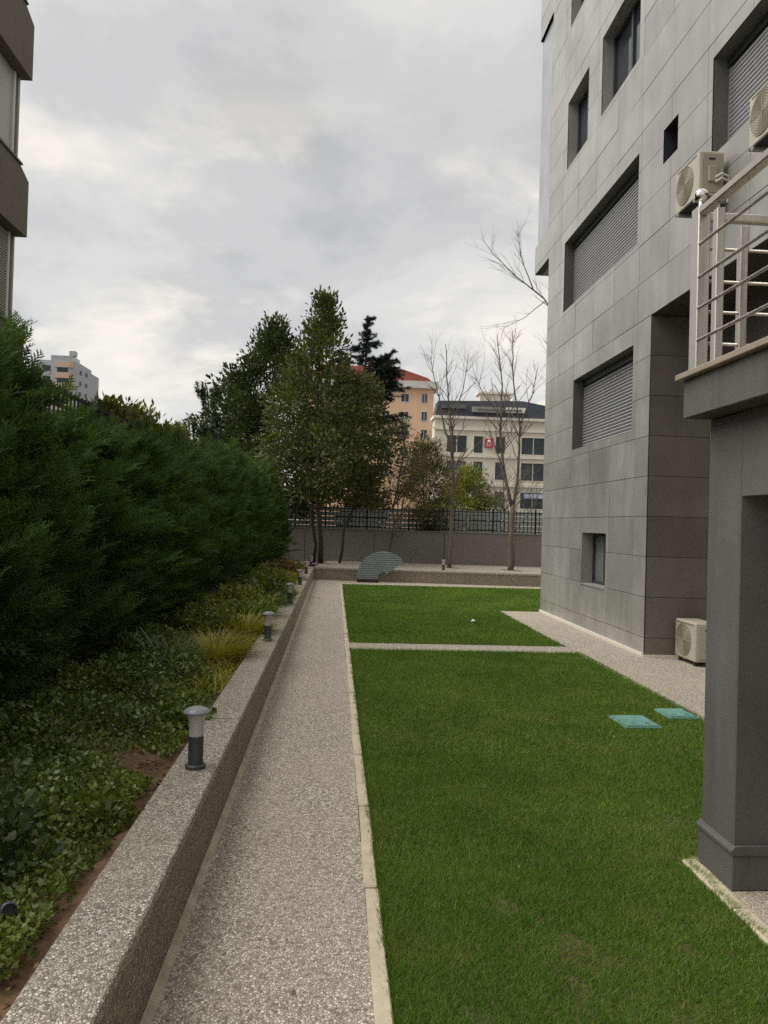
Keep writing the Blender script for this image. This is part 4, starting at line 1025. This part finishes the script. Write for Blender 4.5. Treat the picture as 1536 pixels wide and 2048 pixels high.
# C: thin leaning tree behind the fan panel
cC = np.concatenate([profile_clumps(5, 46, 2.4, 4.6, lambda t: .85*math.sin(math.pi*min(1, t*.85+.12))+.12, .35, 0), profile_clumps(6, 26, 1.6, 3.2, lambda t: .6, .95, .1)])
leafy_tree('olive_tree', 'thin leaning tree with sparse brownish leaves behind the fan panel', (1.72, 25.0, .35), M['olive'], M['bark'], cC, 42, .095, .035, .34, 35, .055, 4.2, 14, 'trees at the garden end', (.45, 0))
# loquat-like trees behind left fence
for i, (lx, ly, lz, s_, lab) in enumerate(((-4.25, 14.6, 3.85, .72, 'nearest broad-leaved sunlit tree behind the left fence'), (-4.2, 16.7, 4.0, .72, 'middle broad-leaved sunlit tree behind the left fence'), (-4.1, 19.0, 4.0, .78, 'farthest broad-leaved sunlit tree behind the left fence'))):
    cl = profile_clumps(40+i, 130, 1.4, lz-.15, lambda t: 1.15*math.sin(math.pi*min(1, t*.7+.22))*s_)
    leafy_tree('broadleaf_tree', lab, (lx, ly, 0), M['loquat'], M['bark'], cl, 60, .13, .06, .30, 50+i, .07, 3.0, 8, 'trees behind the left fence')
# shrubs behind the far fence
cBa = profile_clumps(7, 100, .2, 3.6, lambda t: .62*math.sin(math.pi*min(1, t*.8+.15))+.1)
leafy_tree('bamboo_clump', 'tall narrow yellow-green bush drooping over the far fence', (3.15, 26.85, 1.0), M['olive'], M['bark'], cBa, 70, .17, .028, .38, 36, .03, 3.0, 6)
cBb = profile_clumps(8, 170, .1, 2.7, lambda t: 1.25*math.sin(math.pi*min(1, t*.6+.35)))
leafy_tree('round_green_bush', 'rounded yellow-green bush behind the far fence', (5.0, 29.1, 1.18), M['yellowleaf'], M['bark'], cBb, 60, .12, .05, .36, 37, .04, 2.0, 8)
cBc = profile_clumps(9, 110, .1, 2.4, lambda t: .9*math.sin(math.pi*min(1, t*.6+.3)))
leafy_tree('dark_bush', 'dark green bush low behind the railings under the evergreens', (1.0, 29.0, 1.18), M['laurel'], M['darkbark'], cBc, 60, .12, .06, .36, 38, .04, 1.8, 6)

def needle_mesh(seed, axes, per, L, w, mat, spread=.9):
    """axes: list of (p,q): needles all along each shoot"""
    rg = np.random.default_rng(seed); P = np.array([a for a, _ in axes], float); Q = np.array([b for _, b in axes], float)
    n = len(P)*per; p = np.repeat(P, per, 0); q = np.repeat(Q, per, 0); t = rg.random((n, 1))
    base = p+(q-p)*t; ax = unit(q-p); d = unit(ax*.8+sphere_dirs(rg, n)*spread); s = unit(np.cross(d, sphere_dirs(rg, n)))
    l = L*(.6+.6*rg.random((n, 1)))
    v = np.stack([base-s*w/2, base+s*w/2, base+d*l], 1).reshape(-1, 3); return npmesh('crown', v, np.arange(n*3).reshape(-1, 3), mat)
# pine
pt = thing('pine_tree', 'dark pine with upturned bottlebrush shoots left of the evergreens', 'tree', (-4.9, 32.0, 1.18), 0, 'trees at the garden end')
rnd = random.Random(3); b = MB(); limb(b, (0, 0, -.2), (.4, 0, 5.8), .16, .04, rnd, .03, 8, 8); ax = []
for i in range(80):
    z = rnd.uniform(1.2, 5.5); a = rnd.random()*math.tau; Lb = (3.3-.42*z)*rnd.uniform(.55, 1.1)
    p = Vector((.4*z/5.8, 0, z)); q = p+Vector((math.cos(a)*Lb, math.sin(a)*Lb, Lb*rnd.uniform(.05, .45)))
    pts = limb(b, p, q, .035, .014, rnd, .1, 4, 5)
    for j in range(6):
        s_ = pts[rnd.randrange(2, 5)]+Vector((rnd.gauss(0, .12), rnd.gauss(0, .12), 0)); tip = s_+Vector((math.cos(a)*.16+rnd.gauss(0, .10), math.sin(a)*.16+rnd.gauss(0, .10), rnd.uniform(.38, .72)))
        ax.append((tuple(s_), tuple(tip)))
b.build('trunk', M['darkbark'], pt, smooth=True); link('crown', needle_mesh(4, ax, 90, .16, .036, M['pine']), pt)
# cedar
ct = thing('cedar_tree', 'dark blue-green cedar with a nodding tip in front of the peach block', 'tree', (1.35, 45.0, 1.18), 0, 'trees at the garden end')
rnd = random.Random(6); b = MB(); limb(b, (0, 0, -.2), (.15, 0, 12.1), .26, .03, rnd, .01, 8, 8); ax = []
for i in range(90):
    z = rnd.uniform(3.6, 11.0); a = rnd.random()*math.tau; Lb = max(.3, min(2.9, (12.6-z)*.62)*rnd.uniform(.5, 1.1))
    p = Vector((.15*z/12, 0, z)); q = p+Vector((math.cos(a)*Lb, math.sin(a)*Lb, Lb*rnd.uniform(-.1, .35)))
    pts = limb(b, p, q, .05, .012, rnd, .06, 4, 5)
    for j in range(9):
        s_ = pts[0].lerp(pts[-1], rnd.uniform(.25, 1.0)); tip = s_+Vector((math.cos(a)*.35+rnd.gauss(0, .2), math.sin(a)*.35+rnd.gauss(0, .2), rnd.uniform(-.30, .12)))
        ax.append((tuple(s_), tuple(tip)))
for j in range(46):
    z = 10.6+1.9*rnd.random(); ax.append(((.13+rnd.gauss(0, .1), rnd.gauss(0, .1), z), (.2+rnd.gauss(0, .22)*(13.2-z)*.6, rnd.gauss(0, .22), z+rnd.uniform(-.1, .35))))
for j in range(26):
    q = Vector((rnd.uniform(1.2, 2.05), rnd.uniform(-.8, .6), rnd.uniform(8.2, 10.4))); q.z += .45*(q.x-1.2); pts = limb(b, (.12, 0, q.z-.9), q, .05, .012, rnd, .06, 4, 5)
    for i in range(12):
        s_ = pts[0].lerp(pts[-1], rnd.uniform(.35, 1.0)); ax.append((tuple(s_), (s_.x+rnd.gauss(.15, .2), s_.y+rnd.gauss(0, .2), s_.z+rnd.uniform(-.35, .15))))
ax += [((.15, 0, 12.0), (.35, 0, 12.5)), ((.3, 0, 12.45), (.62, 0, 12.55))]*3
b.build('trunk', M['darkbark'], ct, smooth=True); link('crown', needle_mesh(7, ax, 120, .20, .03, M['cedar'], 1.0), ct)

# bare trees
def bare(name, label, loc, mains, seed, tw=3, group='bare trees', twigs=1.5, mat='twig'):
    """mains: list of polylines (points, r0, r1)"""
    t = thing(name, label, 'tree', loc, 0, group); rnd = random.Random(seed); tb, cb_ = MB(), MB()
    def grow(b, p, d, L, r_, lvl):
        q = p+d*L; pts = limb(b, p, q, r_, r_*.45, rnd, .10, 4, 5 if lvl else 6)
        if lvl >= tw: return
        for i in range(rnd.randint(2, 4) if lvl else rnd.randint(3, 5)):
            s_ = pts[rnd.randrange(1, 5)]; dd = (d*1.0+Vector((rnd.gauss(0, .55), rnd.gauss(0, .55), rnd.uniform(-.1, .55)))).normalized()
            grow(b, s_, dd, L*rnd.uniform(.42, .68), r_*.5, lvl+1)
    for k_, (pts, r0, r1, br) in enumerate(mains):
        P = [Vector(p) for p in pts]; fine = []
        for i in range(len(P)-1):
            for j in range(4): fine.append(P[i].lerp(P[i+1], j/4)+Vector((rnd.gauss(0, .012), rnd.gauss(0, .012), 0)))
        fine.append(P[-1]); n = len(fine)
        tb.tube(fine, [r0+(r1-r0)*(i/(n-1))**.8 for i in range(n)], 8)
        for q in range(int(br*twigs)):
            f_ = rnd.uniform(.32, .98); i = min(n-2, int(f_*n)); p = fine[i]; dm = (fine[i+1]-fine[i]).normalized()
            a = rnd.random()*math.tau; d = (dm*rnd.uniform(.5, 1.1)+Vector((math.cos(a)*.7, math.sin(a)*.7, rnd.uniform(.0, .35)))).normalized()
            grow(cb_, p, d, rnd.uniform(.45, 1.15)*(1.25-f_*.6), max(.006, (r0+(r1-r0)*f_)*.42), 1)
    tb.build('trunk', M['bark'], t, smooth=True); cb_.build('crown', M[mat], t)
    return t
bare('bare_tree', 'slender bare tree on the far planter, left of the pair', (3.55, 23.6, .35), [([(0, 0, -.1), (.03, 0, 1.2), (.06, 0, 2.6), (-.02, 0, 4.2), (-.22, 0, 5.6), (-.30, .05, 6.95)], .075, .010, 22), ([(.02, 0, 3.4), (-.32, .1, 4.6), (-.62, .1, 6.0), (-.78, .15, 6.6)], .030, .007, 10), ([(-.1, 0, 4.7), (.28, -.1, 5.5), (.40, -.1, 6.6)], .022, .006, 7), ([(.06, 0, 2.2), (-.7, .1, 2.9), (-1.3, .1, 3.2)], .022, .006, 6)], 4, 2)
bare('bare_tree', 'taller forked bare tree on the far planter, nearest the right building', (5.35, 23.1, .35), [([(0, 0, -.1), (0, 0, 1.0), (.02, 0, 2.0)], .095, .075, 0), ([(.02, 0, 1.9), (-.28, 0, 3.0), (-.42, 0, 4.2), (-.40, .05, 5.6), (-.58, .05, 7.2)], .065, .010, 18), ([(.02, 0, 1.9), (.18, .1, 3.0), (.20, .1, 4.4), (-.05, .1, 5.8), (-.10, .1, 7.3)], .055, .010, 18), ([(.2, .1, 4.5), (.55, .1, 5.4), (.72, .1, 6.3)], .024, .006, 7), ([(-.4, 0, 4.6), (-.9, .1, 5.3), (-1.3, .1, 5.9)], .022, .006, 6), ([(-.3, 0, 3.1), (-.75, .1, 4.2)], .03, .008, 5)], 9, 2)
bare('bare_tree', 'large bare tree whose branches reach out from behind the right building corner', (8.1, 24.6, .35), [([(0, 0, -.1), (-.1, 0, 3.5), (-.4, 0, 6.5)], .14, .10, 0), ([(-.4, 0, 6.4), (-.9, 0, 7.8), (-1.55, -.1, 8.75), (-2.5, -.2, 9.4), (-3.2, -.2, 10.0), (-3.7, -.2, 10.6)], .040, .005, 10), ([(-1.9, -.1, 9.0), (-2.35, -.2, 10.0), (-2.55, -.2, 10.9)], .022, .006, 6), ([(-1.5, -.1, 8.7), (-2.2, -.2, 8.1), (-2.9, -.2, 7.7)], .016, .005, 3), ([(-.4, 0, 6.4), (-.6, 0, 8.5), (-.9, 0, 10.5), (-1.0, 0, 12)], .05, .008, 12), ([(-.3, 0, 4.5), (-.95, 0, 5.4), (-1.2, 0, 6.5), (-1.25, 0, 7.2)], .035, .007, 10)], 12, 2)
bare('bare_bush', 'twiggy leafless bush behind the far fence at the right', (6.35, 28.6, 1.18), [([(0, 0, -.1), (-.3, 0, 1.0), (-.7, .1, 2.3)], .04, .01, 16), ([(.1, 0, -.1), (.3, 0, 1.2), (.6, .1, 2.6)], .04, .01, 16), ([(0, .1, -.1), (0, .2, 1.4), (-.1, .3, 3.1)], .04, .01, 16), ([(.1, 0, 0), (.9, 0, 1.0), (1.4, .1, 2.0)], .035, .01, 14), ([(0, 0, 0), (-.9, 0, .9), (-1.3, .1, 1.9)], .035, .01, 12)], 15, 3, None)
bare('bare_bush', 'brown twiggy bush tangled with the leaning olive tree', (2.35, 28.1, 1.18), [([(0, 0, -.1), (.1, 0, 1.2), (.4, 0, 2.6)], .035, .01, 14), ([(-.1, 0, -.1), (-.3, 0, 1.2), (-.5, 0, 2.4)], .035, .01, 14), ([(0, 0, -.1), (-.1, 0, 1.6), (0, 0, 3.0)], .03, .008, 12)], 18, 3, None)
